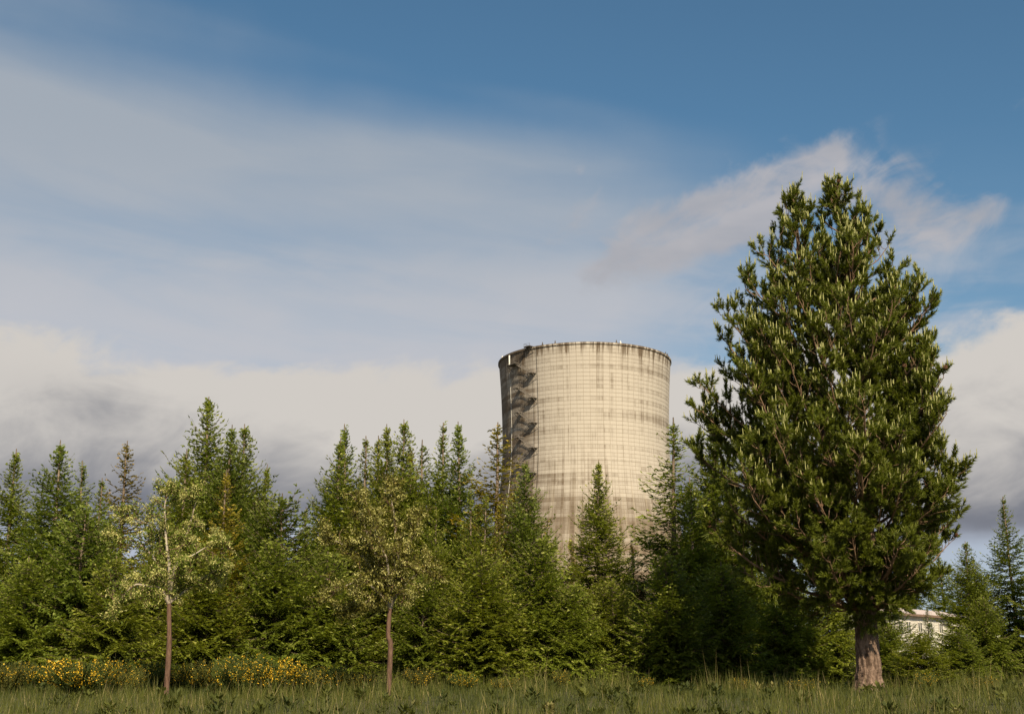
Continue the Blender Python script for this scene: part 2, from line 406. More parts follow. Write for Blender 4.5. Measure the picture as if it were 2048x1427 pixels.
# columns -8..8 of 17 lifts in the open middle of the face are single parts; all the others are one part
k_hi = int((at(1171, 760, TD - 42)[2] - Z0) / LIFT)
SEL = {(k, c % NPAN) for k in range(k_hi - 17, k_hi) for c in range(-8, 9)}
rest = MB()
for k in range(NL):
    for c_ in range(NPAN):
        if (k, c_) in SEL: continue
        rest.add(panel_verts(k, c_), PFn)
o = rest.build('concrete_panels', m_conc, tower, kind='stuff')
for k in range(k_hi - 17, k_hi):
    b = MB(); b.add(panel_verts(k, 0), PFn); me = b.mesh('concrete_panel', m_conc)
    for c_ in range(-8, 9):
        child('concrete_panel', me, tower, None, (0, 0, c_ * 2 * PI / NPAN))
# zigzag stair on the left flank
def cyl(a, z, off):                       # local point; a in radians, z world height
    r = rad(z) + off; return np.array([math.sin(a) * r, -math.cos(a) * r, z - TZG])
A_R, A_L = math.radians(-38.5), math.radians(-50.5)
def zpx(px, py, a):                      # height of a point of the shell seen at that photo row
    yy = TD - math.cos(a) * RT; return at(px, py, yy)[2]
zr = [zpx(1063, yv, A_R) for yv in (747, 795.7, 846, 896, 945.7)]
step = (zr[0] - zr[-1]) / 4
def flight(p, q, name='stair_flight'):
    b = MB(); d = q - p; L = np.linalg.norm(d); dh = np.array([d[0], d[1], 0]); dh /= np.linalg.norm(dh)
    nrm = np.array([dh[1], -dh[0], 0]); up = np.array([0, 0, 1.])
    if np.dot(nrm, p) < 0: nrm = -nrm
    for s_ in (-.65, .65):
        b.segs([p + nrm * s_], [q + nrm * s_], .15, .15, 4)
        for h in (.55, 1.1): b.segs([p + nrm * s_ + up * h], [q + nrm * s_ + up * h], .06, .06, 4)
        ts = np.linspace(0, 1, 7)[:, None]; B0 = p + nrm * s_ + d * ts
        b.segs(B0, B0 + up * 1.1, .05, .05, 4)
    n = 15; ts = (np.arange(n) + .5)[:, None] / n; Mid = p + d * ts + up * .1
    P = np.stack([Mid - nrm * .6 - dh * .09, Mid - nrm * .6 + dh * .09, Mid + nrm * .6 + dh * .09, Mid + nrm * .6 - dh * .09], 1)
    b.quads(P)
    return b
def landing(a, z, half, d_in=-.2, d_out=3.0, brace=True):
    b = MB(); c0, c1 = cyl(a, z, d_in), cyl(a, z, d_out); t_ = np.array([math.cos(a), math.sin(a), 0]); up = np.array([0, 0, 1.])
    c1[2] = c0[2]
    P = [c0 - t_ * half, c1 - t_ * half, c1 + t_ * half, c0 + t_ * half]
    Vv = np.array(P + [p_ - up * .3 for p_ in P])
    b.add(Vv, [(0, 1, 2, 3), (7, 6, 5, 4), (0, 4, 5, 1), (1, 5, 6, 2), (2, 6, 7, 3), (3, 7, 4, 0)])
    if brace:
        w0 = cyl(a, z - 3.0, .05)
        for s_ in (-1, 1):
            b.segs([c1 + t_ * half * s_ * .9 - up * .3], [w0 + t_ * half * s_ * .9], .15, .15, 4)
            b.segs([c1 + t_ * half * s_ * .9], [c1 + t_ * half * s_ * .9 + up * 1.1], .06, .06, 4)
        b.segs([c1 - t_ * half + up * 1.1], [c1 + t_ * half + up * 1.1], .06, .06, 4)
        b.segs([c0 - t_ * half * .9 + up * 1.1], [c1 - t_ * half * .9 + up * 1.1], .06, .06, 4)
    return b
z_i0 = zpx(1033, 729, A_L); z_top = RIMZ + .2
b = flight(cyl(A_R - .03, z_top - .5, 1.9), cyl(A_L - .04, z_i0, 2.2)); b.build('stair_flight', m_rust, tower)
landing(A_R - .03, z_top, 1.9, -1.0, 2.6).build('landing', m_rust, tower)
lb = landing(A_L - .05, z_i0, 3.6, -.2, 3.6); lb.build('landing', m_rust, tower)
# pale post standing on the uppermost left landing
pz = cyl(A_L - .09, z_i0, 3.2); pb = MB(); pb.box(-.3, .3, -.3, .3, 0, 4.7); po = pb.build('post', m_white, tower, loc=pz); po['label'] = 'white upright post on the uppermost left landing'
pl, pa = z_i0, A_L - .02
z = zr[0]; side = 0
for k in range(23):
    if side == 0: a = A_R; zz = zr[0] - step * (k // 2)
    else: a = A_L; zz = zr[0] - step * (k // 2) - step / 2
    if zz < Z0 + 4: break
    flight(cyl(pa, pl, 2.3), cyl(a, zz, 2.3)).build('stair_flight', m_steel, tower)
    landing(a, zz, 1.7, -.2, 3.5).build('landing', m_steel, tower)
    pa, pl = a, zz; side = 1 - side
# cable conduit right of the stair, pale lightning conductor left of it
for name, a, r_, m_, zt in (('conduit', math.radians(-35.6), .12, m_rust, RIMZ), ('ladder_rail', math.radians(-39.4), .05, m_rust, RIMZ - 12), ('lightning_conductor', math.radians(-62.5), .08, m_white, RIMZ - 9)):
    zz = np.linspace(zt - .2, TZG + 4, 40); b = MB(); b.tube([cyl(a, q_, .16) for q_ in zz], r_, 5); b.build(name, m_, tower)
# little things on the rim: warning lamps, antenna rods
def lampm(white):
    b = MB(); b.box(-.35, .35, -.35, .35, 0, .5); b.tube([(0, 0, .5), (0, 0, 1.0), (0, 0, 1.25)], [.28, .3, .12], 8); b.box(-.05, .05, -.45, -.37, .0, .7); return b.mesh('warning_lamp', m_white if white else m_rust)
lw, lk = lampm(1), lampm(0)
for px, wh in ((1229, 1), (1221, 0), (1080, 0), (1326, 0), (1331, 0), (1002, 1), (1104, 0)):
    sn = max(-.985, min(.985, (px - 1169.) / 173.)); a = math.asin(sn)
    p_ = cyl(a, RIMZ, -.3); child('warning_lamp', lw if wh else lk, tower, p_, (0, 0, a), (1.0, 1.0, 1.0) if wh else (.8, .8, 1.3))
# ---------------------------------------------------------------- conifers
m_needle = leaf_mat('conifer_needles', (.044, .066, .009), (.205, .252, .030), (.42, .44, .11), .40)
m_twig = bark_mat('twig_bark', (.10, .075, .05), (.17, .13, .09), (.06, .045, .03), 9, .3)
m_trunk = bark_mat('conifer_bark', (.12, .09, .065), (.26, .20, .15), (.07, .05, .035), 5, .6)
def rot_about(v, axis, ang):
    c, s_ = np.cos(ang)[..., None], np.sin(ang)[..., None]
    return v * c + np.cross(axis, v) * s_ + axis * (np.sum(axis * v, -1, keepdims=True)) * (1 - c)
def unit(v): return v / (np.linalg.norm(v, axis=-1, keepdims=True) + 1e-9)
def conifer(seed, H=12., R=2.4, power=.85, dens=1.0, droop=.25, bare=0.0, top_sparse=.0, lean=.0, sprays=1.12, levels=36, drape=0.0):
    """returns the meshes (trunk, branches, foliage) of one tree standing at the origin"""
    rg = np.random.default_rng(seed)
    tr = MB(); br = MB(); fo = MB()
    zz = np.linspace(-.3, H, 14); wob = np.cumsum(rg.normal(0, .018, (14, 2)), 0); wob -= wob[0]
    axis = np.stack([wob[:, 0] + lean * (zz / H) ** 2, wob[:, 1], zz], 1)
    tr.tube(axis,   .0105 * H * (1 - np.clip(zz / H, 0, 1)) ** .9 + .018, 9, .5, 0, .05, rg)
    ax = lambda z: np.array([np.interp(z, zz, axis[:, 0]), np.interp(z, zz, axis[:, 1]), z])
    t_ = np.linspace(0, 1, levels) ** .88
    for li, t in enumerate(t_):
        z = .25 + t * (H - .75)
        prof = (1 - t) ** power * (1 - .30 * math.exp(-t * 9)) + .012
        nb = int(round((13.0 + rg.uniform(-1, 1.6)) * dens * (1 - .40 * t)))
        if t > .82 and rg.random() < top_sparse: nb = max(2, nb - 2)
        for k in range(max(nb, 2)):
            if t < .9 and rg.random() < bare: continue
            z_b = z + rg.normal(0, .20) * H / levels + (rg.uniform(-.5, .5) * H / levels if rg.random() < .25 else 0)
            if z_b > H - .12: continue
            th = rg.uniform(0, 2 * PI); L = R * prof * rg.uniform(.62, 1.14) * (1.16 if rg.random() < .12 else 1)
            L = max(L, .10)
            out = np.array([math.cos(th), math.sin(th), 0.]); side = np.array([-math.sin(th), math.cos(th), 0.])
            pit = -droop + (.95 + droop) * t ** 2.2 + rg.normal(0, .08)
            s = np.linspace(0, 1, 7)
            zoff = L * (s * math.tan(pit) - droop * .55 * s * s * (1 - t) + (.30 + .2 * t) * s ** 3)
            P = ax(z_b) + out * (L * s)[:, None] + side * (rg.normal(0, .07) * L * s * s)[:, None]; P[:, 2] += zoff
            r0 = .010 * L + .006
            br.segs(P[:-1], P[1:], r0 * (1 - s[:-1] * .8), r0 * (1 - s[1:] * .8), 3, .5)
            # twigs on both sides in the branch's own fan
            nt = max(4, int(L / .12 * sprays)); st = np.linspace(.10 if L > .8 else .02, .985, nt) + rg.uniform(-.02, .02, nt); st = np.clip(st, 0, 1)
            if bare > .25: st = st[st > .25]; nt = len(st)
            Pt = np.stack([np.interp(st, s, P[:, i]) for i in range(3)], 1)
            dr = unit(np.stack([np.interp(np.clip(st + .02, 0, 1), s, P[:, i]) - np.interp(np.clip(st - .02, 0, 1), s, P[:, i]) for i in range(3)], 1))
            upn = unit(np.cross(dr, side)); upn *= np.sign(upn[:, 2:3] + 1e-9)
            lt = (.44 * L * (1 - st) ** .8 * (.4 + .6 * np.minimum(st / .3, 1)) + .13) * rg.uniform(.7, 1.2, nt); lt = np.minimum(lt, .95)
            sg = np.where(np.arange(nt) % 2 == 0, 1., -1.)
            ang = sg * rg.uniform(.65, 1.05, nt)
            td = rot_about(dr, upn, ang); td[:, 2] += rg.normal(-.05 - drape, .16, nt); td = unit(td)
            # sub sprays
            ns = np.maximum(2, (lt / .075 * sprays).astype(int)); idx = np.repeat(np.arange(nt), ns)
            ord_ = np.concatenate([np.arange(n) for n in ns]); fr = (ord_ + rg.uniform(.1, .9, len(idx))) / ns[idx]
            sg2 = np.where(ord_ % 2 == 0, 1., -1.)
            base = Pt[idx] + td[idx] * (lt[idx] * fr)[:, None]; base[:, 2] -= (drape * .5 + .06) * lt[idx] * fr ** 2
            sdv = rot_about(td[idx], upn[idx], sg2 * rg.uniform(.35, .95, len(idx))); sdv[:, 2] += rg.normal(.02, .28, len(idx)); sdv = unit(sdv)
            sl = rg.uniform(.13, .26, len(idx)) * (1 - .25 * fr) * (1 - .5 * t ** 3)
            wv = unit(np.cross(sdv, upn[idx] + rg.normal(0, .45, (len(idx), 3)))) * (rg.uniform(.030, .050, len(idx)))[:, None]
            tip = base + sdv * sl[:, None]
            outer = (st[idx] + fr * .25)
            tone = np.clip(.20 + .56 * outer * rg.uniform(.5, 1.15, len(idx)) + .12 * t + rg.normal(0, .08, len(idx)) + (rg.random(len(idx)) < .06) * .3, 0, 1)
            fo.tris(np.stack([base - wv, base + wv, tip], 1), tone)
            # leading sprays down each twig axis
            e = Pt + td * (lt * 1.08)[:, None]; e[:, 2] -= (drape * .5 + .06) * lt; w2 = unit(np.cross(td, upn)) * .034
            fo.tris(np.stack([Pt - w2, Pt + w2, e], 1), np.clip(.35 + .4 * st, 0, 1))
    # leader
    n = 26; zt = rg.uniform(H - .9, H - .02, n); a = rg.uniform(0, 2 * PI, n)
    d = np.stack([np.cos(a), np.sin(a), rg.uniform(.9, 1.6, n)], 1); d = unit(d)
    b0 = np.array([ax(q) for q in zt]); ll = np.interp(zt, [H - .9, H], [.20, .05]); wv = unit(np.cross(d, [0, 0, 1.])) * .02
    fo.tris(np.stack([b0 - wv, b0 + wv, b0 + d * ll[:, None]], 1), .8)
    return tr.mesh('conifer_trunk', m_trunk), br.mesh('conifer_branches', m_twig), fo.mesh('conifer_foliage', m_needle)
KIND = {
    # tall dense firs
    'fir':    [conifer(11, 12, 3.7, .98, 1.1, .22), conifer(12, 12, 3.5, 1.04, 1.0, .18, .03), conifer(13, 12, 3.7, .92, 1.05, .30, .03), conifer(14, 12, 3.4, .86, 1.1, .10, .05, .3, lean=.25), conifer(15, 12, 4.0, 1.1, .95, .34, .06, .6, levels=31)],
    # thinner, the trunk showing through
    'thin':   [conifer(21, 12, 3.2, .98, .85, .16, .12, .5), conifer(22, 12, 3.3, .94, .8, .12, .18, .6), conifer(23, 12, 3.1, 1.0, .85, .2, .16, .7)],
    # narrow, open, hardly branched top
    'open':   [conifer(31, 12, 2.4, .72, .75, .22, .22, .7, levels=30, drape=.15), conifer(32, 12, 2.6, .78, .8, .25, .18, .6, levels=28, drape=.15)],
    # low, wide, drooping hemlocks with boughs down to the ground
    'hem':    [conifer(41, 7, 2.9, .62, 1.15, .36, 0, drape=.28, levels=24), conifer(42, 7, 2.7, .56, 1.15, .30, 0, drape=.2, levels=24)],
}
TRIS = sum(len(me.polygons) for v_ in KIND.values() for tr in v_ for me in tr[2:])
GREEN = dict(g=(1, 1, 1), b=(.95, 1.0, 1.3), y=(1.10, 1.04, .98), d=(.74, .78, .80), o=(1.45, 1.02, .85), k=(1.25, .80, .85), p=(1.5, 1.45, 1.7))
rgT = np.random.default_rng(5)
def plant(kind, var, px, py, Y, wide=1.0, hue='g', label=None, group=None, rz=None, name=None, cat='conifer'):
    top = at(px, py - 8, Y); z0 = float(gh(top[0], Y)); H0 = 7. if kind == 'hem' else 12.
    sc = (top[2] - z0) / H0
    e = empty(name or {'fir': 'fir_tree', 'thin': 'spruce_tree', 'open': 'spruce_tree', 'hem': 'hemlock_tree'}[kind], (top[0], Y, z0), rgT.uniform(0, 6.28) if rz is None else rz, label, cat, group)
    wide = .60 * wide + .60; e.scale = (sc * wide, sc * wide, sc); e.rotation_euler.x = rgT.normal(0, .012); e.rotation_euler.y = rgT.normal(0, .012)
    if kind == 'fir' and rgT.random() < .42: var = 3 + int(rgT.random() < .5)
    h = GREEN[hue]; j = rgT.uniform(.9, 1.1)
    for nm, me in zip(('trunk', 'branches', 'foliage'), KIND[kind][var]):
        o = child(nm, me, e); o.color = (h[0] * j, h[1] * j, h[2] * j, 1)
        if nm != 'trunk': o['kind'] = 'stuff'
    return e
G1 = 'conifers of the wood beyond the meadow'
TREES = [
 # far left
 ('fir', 0, -60, 930, 60, 1.1, 'g', 'dense green fir outside the left end of the tree line, farthest left'),
 ('fir', 1, 40, 905, 63, 1.1, 'g', 'dense fir left of the tall one at the left end of the wood'),
 ('fir', 2, 122, 884, 59, 1.15, 'b', 'tall dense fir at the left end of the wood with a feathery pointed top'),
 ('thin', 0, 172, 930, 62, 1.1, 'b', 'pale thin-topped spruce just right of the tall left-hand fir'),
 ('thin', 2, 204, 962, 60, 1.15, 'g', 'bluish spruce between the left-hand firs and the lone dark-topped spruce'),
 ('hem', 0, 168, 1010, 51, .8, 'b', 'small bluish spruce in front of the left-hand firs'),
 ('open', 1, 259, 888, 64, 1.0, 'k', 'lone brown-topped open spruce against the grey cloud, left of the tallest fir'),
 ('thin', 1, 372, 905, 60, 1.05, 'y', 'thin spruce with a bare pale stem left of the tallest fir'),
 ('thin', 0, 332, 1010, 58, 1.0, 'y', 'low yellowish spruce behind the top of the left lichen-hung tree'),
 ('fir', 1, 416, 800, 63, .92, 'g', 'tallest fir of the left group with an airy pointed crown'),
 ('fir', 0, 466, 858, 60, .88, 'b', 'dense bluish fir just right of the tallest left fir'),
 ('fir', 2, 492, 857, 62, .86, 'g', 'dense dark green fir at the right edge of the left group'),
 ('fir', 1, 523, 935, 64, .75, 'g', 'low shouldered fir closing the right flank of the left group'),
 ('thin', 2, 449, 945, 55, .95, 'o', 'rusty thinly needled spruce with a long bare trunk before the dense firs'),
 ('hem', 1, 571, 994, 56, .9, 'd', 'dark small-topped hemlock in the gap between left and middle groups'),
 ('thin', 1, 612, 1020, 60, .95, 'g', 'short spruce at the left foot of the middle group'),
 # middle group
 ('fir', 0, 676, 883, 62, .95, 'g', 'fir with a straight slanting left edge, leftmost of the middle group'),
 ('thin', 0, 703, 855, 64, .95, 'b', 'pale pointed spruce second from the left in the middle group'),
 ('thin', 2, 734, 880, 62, .9, 'y', 'yellowish spruce behind the top of the middle lichen-hung tree'),
 ('thin', 1, 756, 878, 63, .85, 'y', 'slender spruce just left of the twin peaks of the middle group'),
 ('fir', 1, 779, 854, 60, .72, 'y', 'left of the twin pointed peaks in the middle group'),
 ('fir', 2, 807, 848, 62, .68, 'g', 'right of the twin pointed peaks in the middle group'),
 ('thin', 0, 827, 902, 64, .85, 'k', 'brown-tipped spruce right of the twin peaks'),
 ('open', 0, 856, 888, 66, 1.1, 'd', 'dark narrow spruce in the dip left of the two broad firs by the tower'),
 ('fir', 0, 887, 852, 62, .80, 'g', 'broad fir, left one of the pair left of the cooling tower'),
 ('fir', 1, 922, 851, 61, .82, 'b', 'fir with a bare stretch of trunk, right one of the pair left of the tower'),
 ('thin', 1, 870, 1020, 53, .90, 'y', 'thin front-row spruce with a tall bare trunk right of the middle lichen-hung tree'),
 ('thin', 2, 944, 985, 56, .95, 'g', 'mid-height spruce in front of the pair by the tower'),
 ('open', 1, 994, 853, 60, 1.45, 'o', 'open orange-brown spruce overlapping the left edge of the cooling tower'),
 ('thin', 1, 964, 992, 54, .95, 'y', 'front-row thin spruce with a pale stem below the left edge of the tower'),
 ('thin', 0, 1003, 1010, 57, .95, 'o', 'rusty spruce under the foot of the stair side of the tower'),
 ('fir', 1, 1060, 930, 57, .80, 'b', 'fresh green fir before the lower end of the tower stair'),
 ('hem', 0, 1078, 1075, 52, .95, 'g', 'bushy hemlock in front of the fresh green fir'),
 ('thin', 2, 1106, 1085, 60, .8, 'g', 'low spruce in the dip left of the lone fir before the tower'),
 ('thin', 0, 1144, 1082, 62, .7, 'k', 'small brownish spruce tip low in front of the tower'),
 ('fir', 2, 1190, 928, 56, .70, 'y', 'lone shapely fir standing before the middle of the cooling tower'),
 ('thin', 2, 1240, 1090, 60, .9, 'g', 'low spruce right of the lone fir before the tower'),
 ('thin', 1, 1273, 1092, 62, .9, 'k', 'brownish spruce in the dip below the right side of the tower'),
 ('open', 0, 1335, 845, 60, 1.35, 'g', 'dark bare-topped spruce overlapping the right edge of the cooling tower'),
 ('hem', 1, 1328, 1112, 51, .80, 'g', 'small bright spruce in front, below the right edge of the tower'),
 ('fir', 0, 1404, 826, 62, .78, 'g', 'fir peeping out left of the big pine'),
 ('fir', 2, 1380, 960, 58, .80, 'g', 'dark dense fir between the bare-topped spruce and the big pine'),
 ('fir', 1, 1455, 960, 60, 1.0, 'g', 'dense fir half hidden behind the left side of the big pine'),
 ('hem', 0, 1440, 1130, 53, 1.0, 'g', 'drooping hemlock under the left skirts of the big pine'),
 ('fir', 0, 1545, 1010, 63, 1.0, 'd', 'fir hidden behind the middle of the big pine'),
 ('hem', 1, 1560, 1150, 55, 1.0, 'g', 'low hemlock left of the pine trunk, behind it'),
 ('hem', 0, 1650, 1160, 56, .95, 'y', 'low hemlock directly left behind the pine trunk'),
 # front row, boughs to the ground
 ('hem', 0, 60, 1120, 50, 1.1, 'g', 'broad hemlock at the far left of the front row'),
 ('hem', 1, 128, 1150, 52, .95, 'd', 'dark low hemlock at the left photo edge under the tall fir'),
 ('hem', 0, 236, 1120, 49, 1.15, 'y', 'drooping yellow-green hemlock left behind the left lichen-hung tree'),
 ('hem', 1, 420, 1110, 50, 1.1, 'y', 'wide hemlock right behind the left lichen-hung tree'),
 ('hem', 0, 560, 1085, 51, 1.10, 'g', 'deep green bushy hemlock between the two lichen-hung trees'),
 ('hem', 1, 655, 1110, 52, 1.0, 'g', 'bushy hemlock left behind the middle lichen-hung tree'),
 ('hem', 0, 850, 1150, 51, 1.0, 'g', 'low hemlock right behind the middle lichen-hung tree'),
 ('hem', 1, 968, 1105, 50, 1.1, 'y', 'wide yellow-green hemlock in the front row below the left tower edge'),
 ('hem', 0, 1148, 1170, 51, 1.0, 'g', 'low bushy hemlock at the foot of the lone fir, left'),
 ('hem', 1, 1225, 1165, 53, .95, 'y', 'low yellowish hemlock at the foot of the lone fir, right'),
 # beyond the pine to the right
 ('hem', 1, 1838, 1272, 50, 2.4, 'y', 'low bright green bushy fir right of the pine trunk in front of the white house'),
 ('open', 1, 1852, 1222, 84, 1.3, 'd', 'thin dark young spruce crossing the front of the white house'),
 ('hem', 0, 1772, 1248, 53, 1.6, 'g', 'bushy low hemlock just right of the pine trunk'),
 ('hem', 1, 1915, 1262, 51, 2.0, 'g', 'low rounded hemlock in front of the white railing'),
 ('fir', 0, 1800, 1125, 122, 1.4, 'd', 'dark fir behind the left end of the white house roof'),
 ('fir', 1, 1880, 1110, 124, 1.4, 'd', 'dark fir behind the middle of the white house'),
 ('fir', 2, 1950, 1120, 126, 1.4, 'd', 'dark fir behind the right end of the white house'),
 ('thin', 1, 1772, 1120, 80, .8, 'd', 'spruce between the pine trunk and the white house'),
 ('thin', 0, 1728, 1090, 84, .9, 'g', 'spruce behind the pine trunk, far back'),
 ('fir', 1, 1928, 1090, 62, 1.2, 'g', 'fir right of the white house'),
 ('fir', 0, 2010, 1000, 64, .95, 'd', 'tall dense fir at the right end of the wood'),
 ('hem', 0, 1965, 1200, 54, .9, 'g', 'low hemlock at the right end of the wood, front'),
 ('fir', 2, 2090, 1040, 60, 1.0, 'g', 'last fir at the right end of the wood'),
]
for k_, v_, px, py, Y_, wd, hue, lab in TREES: plant(k_, v_, px, py, Y_, wd, hue, lab, G1)
# second row that closes the wood behind
rr = np.random.default_rng(77)
backx = [(-20, 1040), (90, 1010), (215, 1040), (300, 1075), (345, 1040), (400, 985), (480, 960), (545, 1080), (640, 1045), (720, 960), (800, 950), (880, 960), (950, 1010), (1030, 1075), (1095, 1150), (1170, 1160), (1250, 1150), (1320, 1080), (1400, 980), (1480, 1050), (1580, 1100), (1670, 1130)]
BACKL = ['at the far left end of the wood', 'behind the tall left-hand fir', 'left behind the lone brown-topped spruce', 'right behind the lone brown-topped spruce', 'behind the top of the left lichen-hung tree',
 'left behind the tallest fir', 'behind the two dense dark firs', 'behind the dark small-topped hemlock in the gap', 'at the left foot of the middle group', 'behind the yellowish spruce of the middle group',
 'behind the twin pointed peaks', 'behind the broad fir left of the tower', 'behind the mid-height spruce by the tower', 'behind the orange-brown open spruce', 'behind the fresh green fir by the stair',
 'behind the lone fir before the tower', 'right of the lone fir before the tower', 'left of the dark bare-topped spruce', 'behind the fir left of the big pine', 'behind the left skirts of the pine', 'behind the middle of the pine crown', 'left behind the pine trunk']
for n_, (px, py) in enumerate(backx):
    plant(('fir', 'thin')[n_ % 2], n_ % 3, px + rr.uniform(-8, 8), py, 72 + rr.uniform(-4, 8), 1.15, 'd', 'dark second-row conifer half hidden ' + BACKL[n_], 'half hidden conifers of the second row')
# ---------------------------------------------------------------- the big pine
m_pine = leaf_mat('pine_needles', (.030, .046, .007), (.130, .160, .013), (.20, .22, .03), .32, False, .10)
m_candle = plain_mat('pine_candle', (.42, .42, .15), .6, 0, .35, 9)
m_cone = plain_mat('pine_cone', (.16, .075, .035), .8, 0, .4, 20)
m_pbark = bark_mat('pine_bark', (.075, .05, .036), (.27, .19, .145), (.04, .028, .02), 7.5, 1.5, .30)
m_dead = bark_mat('dead_wood', (.26, .19, .14), (.40, .31, .24), (.14, .09, .06), 9, .4)
m_limb = bark_mat('pine_limb_bark', (.15, .095, .06), (.26, .17, .11), (.07, .045, .03), 8, .5, .5)
PY = 45.0
pb0 = at(1735, 1330, PY); PB = np.array([pb0[0], PY, float(gh(pb0[0], PY))])
pine = empty('pine_tree', PB, 0, 'huge bushy two-topped pine with pale upright shoots, right of the cooling tower', 'pine')
rg = np.random.default_rng(2024)
def loc(px, py, dy=0.0): return at(px, py, PY + dy) - PB
def spline(ctrl, n):
    ctrl = np.array(ctrl, float); m_ = len(ctrl); tt = np.linspace(0, m_ - 1, n); out_ = []
    for q in tt:
        i = min(int(q), m_ - 2); f_ = q - i; p0_, p1, p2, p3 = ctrl[max(i - 1, 0)], ctrl[i], ctrl[i + 1], ctrl[min(i + 2, m_ - 1)]
        out_.append(.5 * ((2 * p1) + (-p0_ + p2) * f_ + (2 * p0_ - 5 * p1 + 4 * p2 - p3) * f_ ** 2 + (-p0_ + 3 * p1 - 3 * p2 + p3) * f_ ** 3))
    return np.array(out_)
# bole with bark plates: fine tube pushed in and out by cracks
def bark_tube(name, ctrl, radii, n, sides, parent, mat, amp=.035):
    P = spline(ctrl, n); R_ = np.interp(np.linspace(0, 1, n), np.linspace(0, 1, len(radii)), radii)
    th_ = np.arange(sides) / sides * 2 * PI; V = []
    arc = np.concatenate([[0], np.cumsum(np.linalg.norm(np.diff(P, axis=0), axis=1))])
    ph = rg.uniform(0, 6.28, 8)
    for i in range(n):
        zc_ = arc[i]
        w1 = np.sin(th_ * 7 + 1.3 * np.sin(zc_ * 2.1 + ph[0]) + ph[1]) ; w2 = np.sin(zc_ * 9 + 2.2 * np.sin(th_ * 3 + ph[2]) + ph[3]); w3 = np.sin(th_ * 13 + 2 * np.sin(zc_ * 3.7 + ph[4]))
        bump_ = amp * (np.abs(w1) ** .5 * .9 + .5 * np.abs(w2) ** .5 + .3 * w3) + rg.normal(0, amp * .16, sides)
        r = R_[i] * (1 + .04 * np.sin(th_ * 2 + zc_ * .7 + ph[5])) + bump_ - amp
        V.append(P[i] + np.stack([np.cos(th_) * r, np.sin(th_) * r, np.zeros(sides)], 1))
    V = np.concatenate(V); i = np.arange(sides); j = (i + 1) % sides
    q = np.stack([i, j, j + sides, i + sides], 1)
    b = MB(); b.add(V, (q[None] + (np.arange(n - 1) * sides)[:, None, None]).reshape(-1, 4), .5, 0, True)
    return b.build(name, mat, parent), P
base = np.array([0, 0, 0.])
bark_tube('trunk', [base - [0, 0, .4], base + [0, 0, .0], base + [0, 0, .5], loc(1737, 1324), loc(1731, 1250), loc(1726, 1195)], [.74, .58, .43, .385, .35, .38], 130, 72, pine, m_pbark, .050)
_, SL = bark_tube('stem', [loc(1718, 1225), loc(1704, 1180), loc(1692, 1100), loc(1664, 960, .3), loc(1632, 740, .4), loc(1604, 560, .2), loc(1588, 392, 0)], [.27, .26, .23, .19, .13, .08, .03], 110, 30, pine, m_pbark, .016)
_, SR = bark_tube('stem', [loc(1735, 1225), loc(1742, 1170), loc(1738, 1100, -.2), loc(1726, 950, -.3), loc(1713, 740, -.2), loc(1692, 560, 0), loc(1671, 374, 0)], [.30, .29, .25, .20, .14, .08, .03], 110, 30, pine, m_pbark, .016)
# crown envelope in metres, read off the outline: rows of (photo y, left x, right x)
ENV = [(372, 1585, 1680), (400, 1574, 1700), (440, 1562, 1722), (480, 1543, 1762), (520, 1510, 1792), (560, 1478, 1812), (620, 1452, 1838), (700, 1418, 1856), (800, 1404, 1868), (880, 1385, 1880), (960, 1376, 1905), (1050, 1392, 1906), (1120, 1430, 1892), (1180, 1490, 1852), (1225, 1580, 1800), (1262, 1690, 1775)]
ez = np.array([loc(1650, r[0])[2] for r in ENV]); exl = np.array([loc(r[1], r[0])[0] for r in ENV]); exr = np.array([loc(r[2], r[0])[0] for r in ENV])
def env(z):
    l = np.interp(z, ez[::-1], exl[::-1]); r = np.interp(z, ez[::-1], exr[::-1]); return l, r
zmin, zmax = ez[-1], ez[0]
def stem_at(S, z): return np.array([np.interp(z, S[:, 2], S[:, 0]), np.interp(z, S[:, 2], S[:, 1]), z])
nee = MB(); nee2 = MB(); can = MB(); twg = MB(); COARSE = []; tips = []
def needles(P, D, n, ln, spread, tone, wd=.017):
    """brushes of n needles round shoots starting at P (m,3), direction D (m,3), shoot length ln (m)"""
    m_ = len(P); idx = np.repeat(np.arange(m_), n); k = len(idx); f_ = rg.random(k) ** .8
    b0 = P[idx] + D[idx] * (ln[idx] * f_)[:, None]
    rnd = unit(rg.normal(0, 1, (k, 3))); perp = unit(rnd - D[idx] * np.sum(rnd * D[idx], 1, keepdims=True))
    open_ = spread * (1.15 - .65 * f_) * rg.uniform(.7, 1.3, k)
    d = unit(D[idx] * np.cos(open_)[:, None] + perp * np.sin(open_)[:, None]); d[:, 2] -= .06
    L = rg.uniform(.11, .19, k)
    wv = unit(np.cross(d, rg.normal(0, 1, (k, 3)))) * wd
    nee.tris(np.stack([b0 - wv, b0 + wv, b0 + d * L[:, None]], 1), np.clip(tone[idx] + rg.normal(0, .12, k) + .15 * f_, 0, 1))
shootsP, shootsD, shootsL, shootsT, shootsC = [], [], [], [], []
